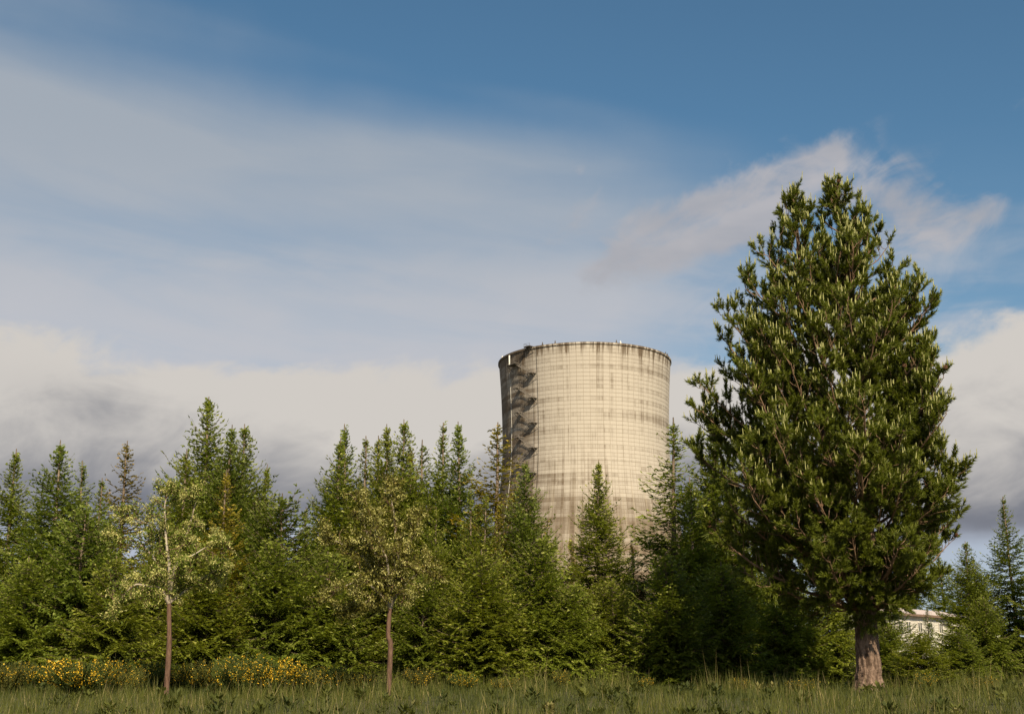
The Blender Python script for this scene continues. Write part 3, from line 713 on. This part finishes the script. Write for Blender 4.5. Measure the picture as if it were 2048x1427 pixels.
def limb(S, z_tip, az, reach, start_drop, side):
    l, r = env(z_tip); cx = stem_at(S, z_tip)
    ca, sa = math.cos(az), math.sin(az)
    wx = (r - cx[0]) if ca > 0 else (cx[0] - l); wy = (r - l) / 2 * 1.0
    R_ = 1 / math.sqrt((ca / max(wx, .25)) ** 2 + (sa / max(wy, .25)) ** 2) * reach
    below = S[-1, 2] + .15 - z_tip
    if ca * side < 0 and below < 2.9: R_ = R_ * .55
    R_ = min(R_, (.06 + (.48 if ca * side < 0 else .80) * below) * rg.uniform(.8, 1.1)) if below < 2.2 else R_
    tip = cx + np.array([ca * R_, sa * R_, 0])
    tz = z_tip - R_ * start_drop; tz = max(tz, S[0, 2] + .1)
    o = stem_at(S, tz); ctrl = [o, o + (tip - o) * [.35, .35, .22] + [0, 0, .0], o + (tip - o) * [.72, .72, .55], tip]
    P = spline(ctrl, 16); P[1:-1] += np.cumsum(rg.normal(0, .022, (14, 3)), 0)
    r0 = .016 + .015 * R_; s = np.linspace(0, 1, 16)
    b = MB(); b.tube(P, r0 * (1 - s) ** .8 * .8 + .008, 6, .5); b.build('limb', m_limb, pine)
    # secondary branches
    low = max(0, 1 - (z_tip - zmin) / 5.0)
    n2 = max(4, int(R_ / .21)); s0 = .34 if R_ > 1.5 else .10
    for q in np.linspace(s0, 1.0, n2):
        i = q * 15; p = np.array([np.interp(i, np.arange(16), P[:, c_]) for c_ in range(3)])
        i2 = min(int(i), 14); dd = unit(P[i2 + 1] - P[i2])
        L2 = (.25 + .36 * R_ * (1.05 - q)) * rg.uniform(.7, 1.2); L2 = min(L2, 1.25)
        if q > .97: D2 = unit(dd + [0, 0, .35])
        else:
            a_ = rg.uniform(0, 2 * PI); pr_ = unit(np.cross(dd, [0, 0, 1.])); upv = unit(np.cross(pr_, dd))
            D2 = unit(dd * .75 + pr_ * math.cos(a_) * .95 + upv * (abs(math.sin(a_)) * .9 if rg.random() < .72 else -.45) + [0, 0, .16 - .25 * low])
        ns = 5; t2 = np.linspace(0, 1, ns + 1); Q = p + D2 * (L2 * t2)[:, None]; Q[:, 2] += L2 * (.22 - .20 * low) * t2 ** 2; Q[1:] += rg.normal(0, .018, (ns, 3))
        twg.segs(Q[:-1], Q[1:], .014 * (1 - t2[:-1] * .5), .014 * (1 - t2[1:] * .5), 4)
        # shoots
        nsh = max(4, int(L2 / .095)); 
        for e_ in range(nsh + 1):
            qq = 1.0 if e_ == nsh else rg.uniform(.45, 1.0)
            p3 = np.array([np.interp(qq * ns, np.arange(ns + 1), Q[:, c_]) for c_ in range(3)])
            D3 = unit(D2 * rg.uniform(.4, .8) + rg.normal(0, .36, 3) + [0, 0, .60 - .50 * low]) if e_ < nsh else unit(D2 + [0, 0, .35 - .35 * low])
            shootsP.append(p3); shootsD.append(D3); shootsL.append(rg.uniform(.18, .42)); outer = q * .5 + qq * .5
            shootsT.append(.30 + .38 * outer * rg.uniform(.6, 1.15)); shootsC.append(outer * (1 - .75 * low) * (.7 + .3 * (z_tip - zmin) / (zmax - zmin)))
ga = 2.39996
nl = 0
for S, zlo, zhi, n_, side in ((SL, zmin, SL[-1, 2] - .05, 92, -1), (SR, zmin, SR[-1, 2] - .05, 108, 1)):
    for k in range(n_):
        f_ = ((k + .5) / n_) ** .80; z = zlo + (zhi - zlo) * f_; az = k * ga + rg.uniform(-.5, .5)
        ca = math.cos(az)
        if k % 3 == 0: az = -PI / 2 + rg.uniform(-.9, .9)
        elif ca * side < -.30 and f_ < .8: az = PI - az          # the inner side stays more open
        limb(S, z, az, rg.uniform(.80, 1.05), .40 + .50 * f_ + rg.uniform(-.12, .12), side); nl += 1
# inner dead-ish short shoots and the two tops
for S in (SL, SR):
    for z in np.linspace(S[-1, 2] - 1.6, S[-1, 2] - .05, 26):
        p = stem_at(S, z); a_ = rg.uniform(0, 2 * PI)
        shootsP.append(p); shootsD.append(unit(np.array([math.cos(a_) * .6, math.sin(a_) * .6, 1.0]))); shootsL.append(rg.uniform(.25, .42)); shootsT.append(.7); shootsC.append(1.0)
    shootsP.append(S[-1]); shootsD.append(np.array([0, 0, 1.])); shootsL.append(.5); shootsT.append(.8); shootsC.append(1.0)
sP, sD, sL, sT, sC = map(np.array, (shootsP, shootsD, shootsL, shootsT, shootsC))
NSHOOT = len(sP)
twg.segs(sP, sP + sD * sL[:, None], .007, .004, 3)
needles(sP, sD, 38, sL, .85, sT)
# candles: upright pale new shoots on the outer tips
pick = np.where(rg.random(NSHOOT) < np.clip((sC - .50) * 1.7, 0, .75))[0]
for rep_ in range(3):
    sel = pick if rep_ == 0 else pick[rg.random(len(pick)) < .35]
    p = sP[sel] + sD[sel] * (sL[sel] * .97)[:, None]; off = rg.normal(0, .025, p.shape)
    d = unit(sD[sel] * .22 + np.array([0, 0, 1.]) + rg.normal(0, .07, p.shape)); ln = rg.uniform(.13, .33, len(sel)) * (.6 + .4 * sC[sel])
    if rep_: ln *= .6
    can.segs(p + off, p + off + d * ln[:, None], .017, .010, 4, .5)
nee.build('foliage', m_pine, pine, kind='stuff')
twg.build('twigs', m_limb, pine, kind='stuff')
can.build('new_shoots', m_candle, pine, kind='stuff')
# cones
b = MB()
for q in range(5):
    a_ = np.arange(7) / 7 * 2 * PI + q * .45; rr_ = .034 * math.sin((q + 1) / 6 * PI) + .008
    p = np.stack([np.cos(a_) * rr_ * .7, np.sin(a_) * rr_ * .7, np.full(7, q * .016)], 1)
    tip = np.stack([np.cos(a_) * rr_ * 1.5, np.sin(a_) * rr_ * 1.5, np.full(7, q * .016 + .010)], 1); wv = np.stack([-np.sin(a_), np.cos(a_), a_ * 0], 1) * .014
    b.tris(np.stack([p - wv, p + wv, tip], 1)); b.tris(np.stack([p - wv + [0, 0, .012], tip, p + wv + [0, 0, .012]], 1))
b.segs([[0, 0, -.01]], [[0, 0, .085]], .022, .008, 6)
cone_me = b.mesh('cone', m_cone)
for k in rg.choice(NSHOOT, 90, replace=False):
    if sC[k] < .4: continue
    d = Vector(rg.normal(0, 1, 3) + [0, -.6, -.2]); child('cone', cone_me, pine, sP[k] + sD[k] * .05 + np.array(d.normalized()) * .03, d.to_track_quat('Z', 'Y').to_euler(), (1.5, 1.5, 1.5))
for k in range(26):
    z = rg.uniform(zmin + .3, zmax - 4); S = SL if k % 2 else SR; o = stem_at(S, z); a_ = rg.uniform(-2.6, -.5); L_ = rg.uniform(.8, 2.4)
    P = o + np.array([math.cos(a_), math.sin(a_), .2]) * np.linspace(0, L_, 8)[:, None]; P[1:] += np.cumsum(rg.normal(0, .05, (7, 3)), 0)
    b = MB(); b.tube(P, np.linspace(.018, .006, 8), 4)
    for q in range(5): i = rg.integers(2, 8); b.tube([P[i], P[i] + rg.normal(0, .16, 3), P[i] + rg.normal(0, .3, 3)], [.007, .005, .003], 3)
    b.build('dead_branch', m_dead, pine)
# a few bare arching twigs low on the right
for (x0, y0, x1, y1, sag) in ((1822, 1150, 1872, 1166, 12), (1838, 1148, 1868, 1162, 6), (1824, 1158, 1833, 1182, 4), (1786, 1186, 1800, 1206, 5)):
    A, B_ = loc(x0, y0, -.8), loc(x1, y1, -.8); mid = (A + B_) / 2 - [0, 0, sag / 56 * .5]
    b = MB(); b.tube(spline([A, mid, B_], 9), np.linspace(.014, .006, 9), 4); o = b.build('bare_twig', m_limb, pine)

# ---------------------------------------------------------------- the two lichen-hung trees
m_leafg = leaf_mat('leaf_green', (.085, .12, .016), (.18, .235, .03), (.28, .33, .06), .42, False)
m_leafb = leaf_mat('leaf_olive', (.085, .088, .016), (.185, .175, .030), (.30, .24, .06), .40, False)
m_lichen = leaf_mat('lichen', (.30, .30, .085), (.50, .475, .17), (.66, .62, .29), .15, False)
m_dbark = bark_mat('lichen_bark', (.26, .21, .16), (.42, .37, .29), (.13, .09, .06), 10, .4)
m_dtrunk = bark_mat('brown_bark', (.085, .05, .035), (.17, .105, .075), (.05, .03, .02), 12, .8)
def lichen_tree(name, px, Ybase, fork_py, limbs, env_c, label, m_leaf, seed, n_leaf, n_lich, bough):
    rg = np.random.default_rng(seed)
    b0 = at(px, 1330, Ybase); B0 = np.array([b0[0], Ybase, float(gh(b0[0], Ybase))])
    e = empty(name, B0, 0, label, 'deciduous tree')
    L_ = lambda x, y, d=0.: at(x, y, Ybase + d) - B0
    fork = L_(px + 2, fork_py)
    tb = MB(); P = spline([(0, 0, -.3), (0, 0, .0), L_(px + rg.uniform(-4, 4), 1290), L_(px + rg.uniform(-4, 4), (1324 + fork_py) / 2), fork], 26); tb.tube(P, np.linspace(.092, .066, 26) * np.where(np.arange(26) < 3, 1.25, 1), 12, .5, 0, .03, rg); tb.build('trunk', m_dtrunk, e)
    tw = MB(); lf = MB(); lc = MB(); T = []
    def grow(p, d, L, r, depth, mb, up):
        n = max(3, int(L / .12)); pts = [p]; dd = d.copy()
        for i in range(n):
            dd = unit(dd + rg.normal(0, .17, 3) + [0, 0, up]); pts.append(pts[-1] + dd * L / n)
        pts = np.array(pts); rr_ = np.linspace(r, r * .55, len(pts)); mb.tube(pts, rr_, 5 if depth < 2 else 4)
        for q in range(len(pts)): T.append((pts[q], dd, depth, r))
        if depth >= 4: return
        for k in range(rg.integers(2, 4) + (depth < 2)):
            i = rg.integers(len(pts) // 3, len(pts)); a = rg.normal(0, 1, 3); nd = unit(unit(pts[i] - pts[i - 1]) * .7 + unit(a) * .85 + [0, 0, .12])
            grow(pts[i], nd, L * rg.uniform(.5, .72), r * .56, depth + 1, tw, up * .8)
    for ctrl, r, dep in limbs:
        C_ = [fork] + [L_(x, y, d_) for x, y, d_ in ctrl]; P = spline(C_, 5 * len(C_)); P[1:] += np.cumsum(rg.normal(0, .006, (len(P) - 1, 3)), 0)
        lm = MB(); lm.tube(P, np.linspace(r * 1.3, r * .22, len(P)), 7, .5, 0, .06, rg); lm.build('limb', m_dbark, e)
        n = len(P)
        for i in range(n // 3, n): T.append((P[i], P[i], 1, r)); T.append((P[i] + rg.normal(0, .1, 3), P[i], 1, r))
        for i in range(4, n, 2):
            d0 = unit(P[min(i + 1, n - 1)] - P[i - 1])
            for _ in range(2): grow(P[i], unit(d0 * .6 + unit(rg.normal(0, 1, 3)) * .9), bough * rg.uniform(.6, 1.15), r * .35, dep, tw, .02)
        for _ in range(3): grow(P[-1], unit(P[-1] - P[-2] + rg.normal(0, .03, 3)), bough * .7, r * .22, dep, tw, .02)
    tw.build('twigs', m_dtrunk, e, kind='stuff')
    TP = np.array([t_[0] for t_ in T]); TD_ = np.array([t_[2] for t_ in T])
    cx, cz, rx, rz = env_c[0], env_c[1], env_c[2], env_c[3]
    cc = L_(cx, cz); q = ((TP[:, 0] - cc[0]) / rx) ** 2 + ((TP[:, 2] - cc[2]) / rz) ** 2 + (TP[:, 1] / rx) ** 2
    ok = np.where(q < 1.5)[0]
    def cards(k, centers, size, asp, dr, tone, mb, spread):
        c_ = centers + rg.normal(0, spread, (k, 3)); d = unit(rg.normal(0, 1, (k, 3)) + dr); s_ = unit(np.cross(d, rg.normal(0, 1, (k, 3))))
        L = rg.uniform(.6, 1.2, k)[:, None] * size
        mb.quads(np.stack([c_, c_ + d * L * .5 + s_ * L * asp, c_ + d * L, c_ + d * L * .5 - s_ * L * asp], 1), tone)
    k = n_leaf; idx = rg.choice(ok, k)
    cards(k, TP[idx], .080, .36, np.array([0, 0, .1]), np.clip(rg.normal(.5, .2, k), 0, 1), lf, .075)
    # lichen tufts gather on stretches of the twigs
    cand = ok[TD_[ok] >= 1]; seeds_ = rg.choice(cand, n_lich)
    for s_ in seeds_:
        kk = rg.integers(10, 34); tp = TP[s_]; cards(kk, tp[None] + rg.normal(0, .05, (kk, 3)) * [1.3, 1.3, .8], .085, .16, np.array([0, 0, -.7]), np.clip(rg.normal(.55, .25, kk), 0, 1), lc, .018)
    lf.build('foliage', m_leaf, e, kind='stuff'); lc.build('lichen', m_lichen, e, kind='stuff')
    return e
lichen_tree('lichen_tree', 336, 40.0, 1205,
    [([(322, 1178, -.2), (300, 1172, -.4), (268, 1168, -.5), (236, 1205, -.6)], .055, 2), ([(345, 1150, 0), (352, 1110, .2), (372, 1070, .3), (392, 1000, .2)], .06, 2),
     ([(330, 1150, .3), (322, 1100, .5), (310, 1060, .4), (262, 1040, .2)], .05, 2), ([(340, 1140, -.3), (335, 1080, -.3), (332, 1020, -.1), (338, 992, 0)], .05, 2),
     ([(362, 1188, .2), (400, 1160, .6), (440, 1135, .3)], .045, 2), ([(318, 1130, .1), (285, 1090, .3), (236, 1065, .1)], .045, 2), ([(352, 1130, -.5), (385, 1110, -.8), (428, 1085, -.5)], .045, 2)],
    (336, 1118, 2.15, 2.25), 'small crooked lichen-hung tree with pale limbs and green leaves, left one', m_leafg, 5, 10500, 800, .50)
lichen_tree('lichen_tree', 778, 41.0, 1215,
    [([(770, 1170, 0), (755, 1120, .2), (735, 1070, .3), (720, 1010, .2)], .055, 2), ([(785, 1160, -.2), (792, 1110, -.1), (788, 1040, 0), (780, 985, 0)], .06, 2),
     ([(798, 1180, .3), (828, 1150, .5), (856, 1140, .4)], .045, 2), ([(760, 1185, -.3), (722, 1160, -.5), (672, 1180, -.4)], .045, 2), ([(756, 1150, .3), (710, 1100, .6), (662, 1075, .3)], .05, 2),
     ([(796, 1120, -.5), (822, 1080, -.6), (838, 1040, -.3)], .045, 2), ([(775, 1130, -.7), (760, 1090, -1.0), (745, 1040, -.7)], .045, 2), ([(765, 1190, .1), (735, 1200, .3), (700, 1225, .2)], .04, 2)],
    (755, 1115, 2.05, 2.45), 'small lichen-hung tree with olive brown leaves and a thin reddish trunk, middle of the meadow', m_leafb, 9, 19000, 620, .50)
# ---------------------------------------------------------------- white house behind the trees
m_wall = plain_mat('white_siding', (.66, .62, .55), .7, 0, .22, 1.1)
m_roof = plain_mat('pale_roof', (.62, .52, .47), .6, 0, .15, 2)
m_trim = plain_mat('brown_trim', (.20, .13, .09), .6)
m_win = plain_mat('window_glass', (.035, .04, .045), .12, 0, .1)
hc = at(1788, 1226, 100.0); hz = float(gh(hc[0], 100.0)); EH = hc[2] - hz
house = empty('white_house', (hc[0], 100.0, hz), math.radians(46), 'long low white house with a pale pinkish roof, seen right of the pine trunk', 'house')
HL, HW = 13.0, 5.5                         # length along local +x, depth along local +y
b = MB(); b.box(0, HL, 0, HW, -.3, EH); 
b.add([(0, 0, EH), (0, HW, EH), (0, HW / 2, EH + .55), (HL, 0, EH), (HL, HW, EH), (HL, HW / 2, EH + .55)], [(0, 2, 1), (3, 4, 5)]); b.build('wall', m_wall, house)
for k in range(22):                                            # siding boards on the front
    z = .25 + k * (EH - .35) / 22; bb = MB(); bb.add([(0, -.012, z), (HL, -.012, z), (HL, -.035, z), (0, -.035, z), (0, -.012, z + (EH - .4) / 22), (HL, -.012, z + (EH - .4) / 22)], [(3, 2, 5, 4), (0, 1, 2, 3)]); bb.build('siding_board', m_wall, house)
b = MB(); o_ = .35
for s_ in (0, 1):
    y0, y1 = (-o_, HW / 2) if s_ == 0 else (HW + o_, HW / 2)
    b.add([(-o_, y0, EH - .04), (HL + o_, y0, EH - .04), (HL + o_, y1, EH + .62), (-o_, y1, EH + .62), (-o_, y0, EH + .06), (HL + o_, y0, EH + .06), (HL + o_, y1, EH + .74), (-o_, y1, EH + .74)],
          [(0, 1, 2, 3), (7, 6, 5, 4), (0, 4, 5, 1), (1, 5, 6, 2), (3, 2, 6, 7), (0, 3, 7, 4)])
b.build('roof', m_roof, house)
b = MB(); b.box(-.36, HL + .36, -.42, -.355, EH - .12, EH + .05); b.build('gutter', m_trim, house)
def window(x, z, w_, h_):
    f = MB(); 
    for bx in ((x, x + w_, z, z + .08), (x, x + w_, z + h_ - .08, z + h_), (x, x + .08, z + .08, z + h_ - .08), (x + w_ - .08, x + w_, z + .08, z + h_ - .08), (x + w_ / 2 - .03, x + w_ / 2 + .03, z + .08, z + h_ - .08)):
        f.box(bx[0], bx[1], -.10, -.037, bx[2], bx[3])
    fr = f.build('window', m_wall, house)
    g_ = MB(); g_.box(x + .06, x + w_ - .06, -.06, -.040, z + .06, z + h_ - .06); g_.build('pane', m_win, fr)
for x in (.35, 1.7, 3.6, 5.4, 7.2, 9.0, 10.8): window(x, EH - 1.35, .75, .85)
for x in (.6, 2.6, 4.6, 6.6, 8.6, 10.6): window(x, .7, .9, 1.15)
b = MB(); b.box(-.06, -.0, 1.6, 2.6, 0, 2.05); b.build('door', m_trim, house)
# white rail in front of it
rl = at(1850, 1271, 92.0); rz_ = float(gh(rl[0], 92.0)); rail = empty('railing', (rl[0], 92.0, rz_), math.radians(8), 'white railing beside the white house at the right edge', 'railing')
hr = rl[2] - rz_
b = MB(); b.box(0, 6.2, -.05, .05, hr - .10, hr + .10); b.build('rail', m_white, rail)
b = MB(); b.box(0, 6.2, -.04, .04, hr - .75, hr - .62); b.build('rail', m_white, rail)
pm = MB(); pm.box(-.06, .06, .052, .17, 0, hr + .12); pm = pm.mesh('post', m_white)
for k in range(5): child('post', pm, rail, (.1 + k * 1.5, 0, 0))

# ---------------------------------------------------------------- broom bushes along the foot of the wood
m_broom = leaf_mat('broom_stems', (.05, .07, .018), (.10, .13, .03), (.17, .2, .05), .3, True)
m_flower = plain_mat('broom_flowers', (.80, .50, .02), .6, 0, .25, 8)
def broom(seed, flowers):
    rg = np.random.default_rng(seed); st = MB(); fl = MB(); H = 1.1
    for k in range(130):
        a = rg.uniform(0, 2 * PI); l = rg.uniform(.6, 1.05) * H; d = unit(np.array([math.cos(a) * rg.uniform(.1, .75), math.sin(a) * rg.uniform(.1, .75), 1.])); b0 = np.array([math.cos(a) * .12, math.sin(a) * .12, 0])
        P = b0 + d * (np.linspace(0, l, 5))[:, None]; P[:, :2] += (d[:2] * .25)[None] * (np.linspace(0, 1, 5) ** 2)[:, None]; P[1:] += rg.normal(0, .02, (4, 3))
        st.segs(P[:-1], P[1:], .008, .006, 3, rg.uniform(.2, .7))
        n = 34; q = rg.uniform(.25, 1, n); c = np.stack([np.interp(q * 4, np.arange(5), P[:, i]) for i in range(3)], 1) + rg.normal(0, .02, (n, 3))
        dd = unit(rg.normal(0, 1, (n, 3)) + [0, 0, .8]); s_ = unit(np.cross(dd, rg.normal(0, 1, (n, 3)))) * .012; st.tris(np.stack([c - s_, c + s_, c + dd * .075], 1), rg.uniform(.2, .9, n))
        m_ = int(flowers * 3.2 * rg.uniform(.4, 1.3) * (rg.random() < .33)) + 1; q = rg.uniform(.5, 1, m_); c = np.stack([np.interp(q * 4, np.arange(5), P[:, i]) for i in range(3)], 1) + rg.normal(0, .025, (m_, 3))
        dd = unit(rg.normal(0, 1, (m_, 3)) + [0, 0, .3]); s_ = unit(np.cross(dd, rg.normal(0, 1, (m_, 3)))) * .014
        fl.quads(np.stack([c, c + dd * .02 + s_, c + dd * .042, c + dd * .02 - s_], 1))
    return st.mesh('broom_stems', m_broom), fl.mesh('broom_flowers', m_flower)
BR = [broom(1, 16), broom(2, 7), broom(3, 3)]
rq = np.random.default_rng(31)
bs = [(130, 1322, 2, ''), (164, 1312, 0, 'left of the leftmost hemlock bough'), (222, 1317, 0, 'second yellow clump from the left'), (262, 1326, 2, ''), (300, 1319, 1, 'just left of the left reddish trunk'), (352, 1324, 2, ''), (390, 1316, 0, 'right of the left reddish trunk'),
      (428, 1322, 2, ''), (462, 1312, 1, 'midway between the left trunk and the brightest clump'), (492, 1309, 1, 'left of the brightest clump'), (545, 1306, 0, 'brightest one, before the gap between the two lichen-hung trees'), (600, 1326, 2, ''),
      (660, 1330, 1, 'left of the middle tree trunk'), (720, 1336, 2, ''), (60, 1322, 1, 'close to the left end'), (20, 1325, 2, ''), (840, 1340, 2, ''), (925, 1344, 1, 'below the left tower edge'), (1010, 1346, 2, ''), (1120, 1344, 2, ''), (1290, 1348, 1, 'below the right side of the tower'), (1480, 1346, 2, ''), (1600, 1350, 2, ''), (1850, 1345, 1, 'right of the pine trunk'), (1960, 1340, 2, '')]
BRL = ['in the far left foreground before the first fir', 'below the lone brown-topped spruce', 'close right of the left reddish trunk', 'under the tallest fir', 'right of the brightest yellow clump', 'left of the middle tree trunk, in its shade', 'far left at the frame edge',
 'right of the middle tree trunk', 'below the stair side of the tower', 'below the middle of the tower', 'left of the pine, under its skirts', 'close left of the pine trunk', 'at the far right end']
for k, (px, py, v_, lab) in enumerate(bs):
    Y_ = 42.8 + rq.uniform(-2.2, 2.2); p = at(px, py, Y_); z0 = float(gh(p[0], Y_)); sc = (p[2] - z0) / 1.15
    words = ('broom bush thick with yellow flowers, ', 'broom bush with scattered yellow flowers, ', 'low green brownish broom bush nearly without flowers, ')[v_]
    e = empty('broom_bush', (p[0], Y_, z0), rq.uniform(0, 6), (words + lab) if lab else 'low green broom bush nearly without flowers ' + BRL.pop(0), 'bush', 'broom bushes along the foot of the wood' if lab else 'flowerless broom bushes at the edge of the meadow')
    jt = rq.uniform(.75, 1.3) if v_ == 2 else rq.uniform(.95, 1.15); e.scale = (max(sc, .5) * rq.uniform(.8, 1.5),) * 2 + (max(sc, .45) * jt,)
    c_ = rq.uniform(.85, 1.2)
    for nm, me in zip(('stems', 'flowers'), BR[v_]): o = child(nm, me, e); o['kind'] = 'stuff'; o.color = (c_ * (1.25 if v_ == 2 else 1), c_, c_ * .9, 1)

# ---------------------------------------------------------------- meadow grass
m_grass = leaf_mat('grass', (.05, .065, .015), (.12, .13, .026), (.30, .25, .11), .3, False)
rg_ = np.random.default_rng(8); n = 120000
y = 24 + 31 * rg_.random(n) ** 1.0; x = rg_.uniform(-.50, .50, n) * y * 1.15; z = gh(x, y)
cl_ = (np.sin(x * .9 + np.sin(y * .7) * 2) * np.sin(y * 1.3 + np.sin(x * .6) * 1.7))
hgt = rg_.uniform(.14, .46, n) * (.75 + .75 * np.clip(cl_, 0, 1)); stalk = rg_.random(n) < .02; hgt[stalk] *= 1.5
hgt *= 1 + .7 * np.clip((y - 38) / 4, 0, 1) * np.clip(cl_ + .2, 0, 1)
keep = np.hypot(x - PB[0], y - PB[1]) > rg_.uniform(.4, 2.6, n); hgt[~keep] *= .35
a = rg_.uniform(0, 2 * PI, n); wv = np.stack([np.cos(a), np.sin(a), a * 0], 1) * .010
b0 = np.stack([x, y, z - .02], 1); lean = rg_.normal(0, .22, (n, 2)); tip = b0 + np.stack([lean[:, 0] * hgt, lean[:, 1] * hgt, hgt], 1)
gb = MB(); gb.tris(np.stack([b0 - wv, b0 + wv, tip], 1), np.clip(rg_.normal(.42, .2, n) + .25 * cl_ + .5 * stalk, 0, 1))
for k in range(520):                                          # low broad-leaved weeds between the blades
    yy = 26 + 26 * rg_.random(); xx = rg_.uniform(-.5, .5) * yy; c0 = np.array([xx, yy, float(gh(xx, yy))]); m_ = rg_.integers(14, 40); sz = rg_.uniform(.10, .24)
    a = rg_.uniform(0, 2 * PI, m_); d = unit(np.stack([np.cos(a), np.sin(a), rg_.uniform(.2, 1.6, m_)], 1)); s_ = np.stack([-np.sin(a), np.cos(a), a * 0], 1) * sz * .22
    b0 = c0 + np.stack([np.cos(a), np.sin(a), a * 0], 1) * rg_.uniform(0, .16, m_)[:, None] + np.array([0, 0, 1.]) * (rg_.uniform(0, .28, m_) * (k % 3 > 0))[:, None]
    gb.quads(np.stack([b0, b0 + d * sz * .5 + s_, b0 + d * sz, b0 + d * sz * .5 - s_], 1), float(rg_.choice([.25, .4, .6, .9], p=[.3, .35, .25, .1])))
tag(gb.build('meadow_grass', m_grass), 'rough green and straw coloured grass covering the meadow before the wood', 'grass', kind='stuff')
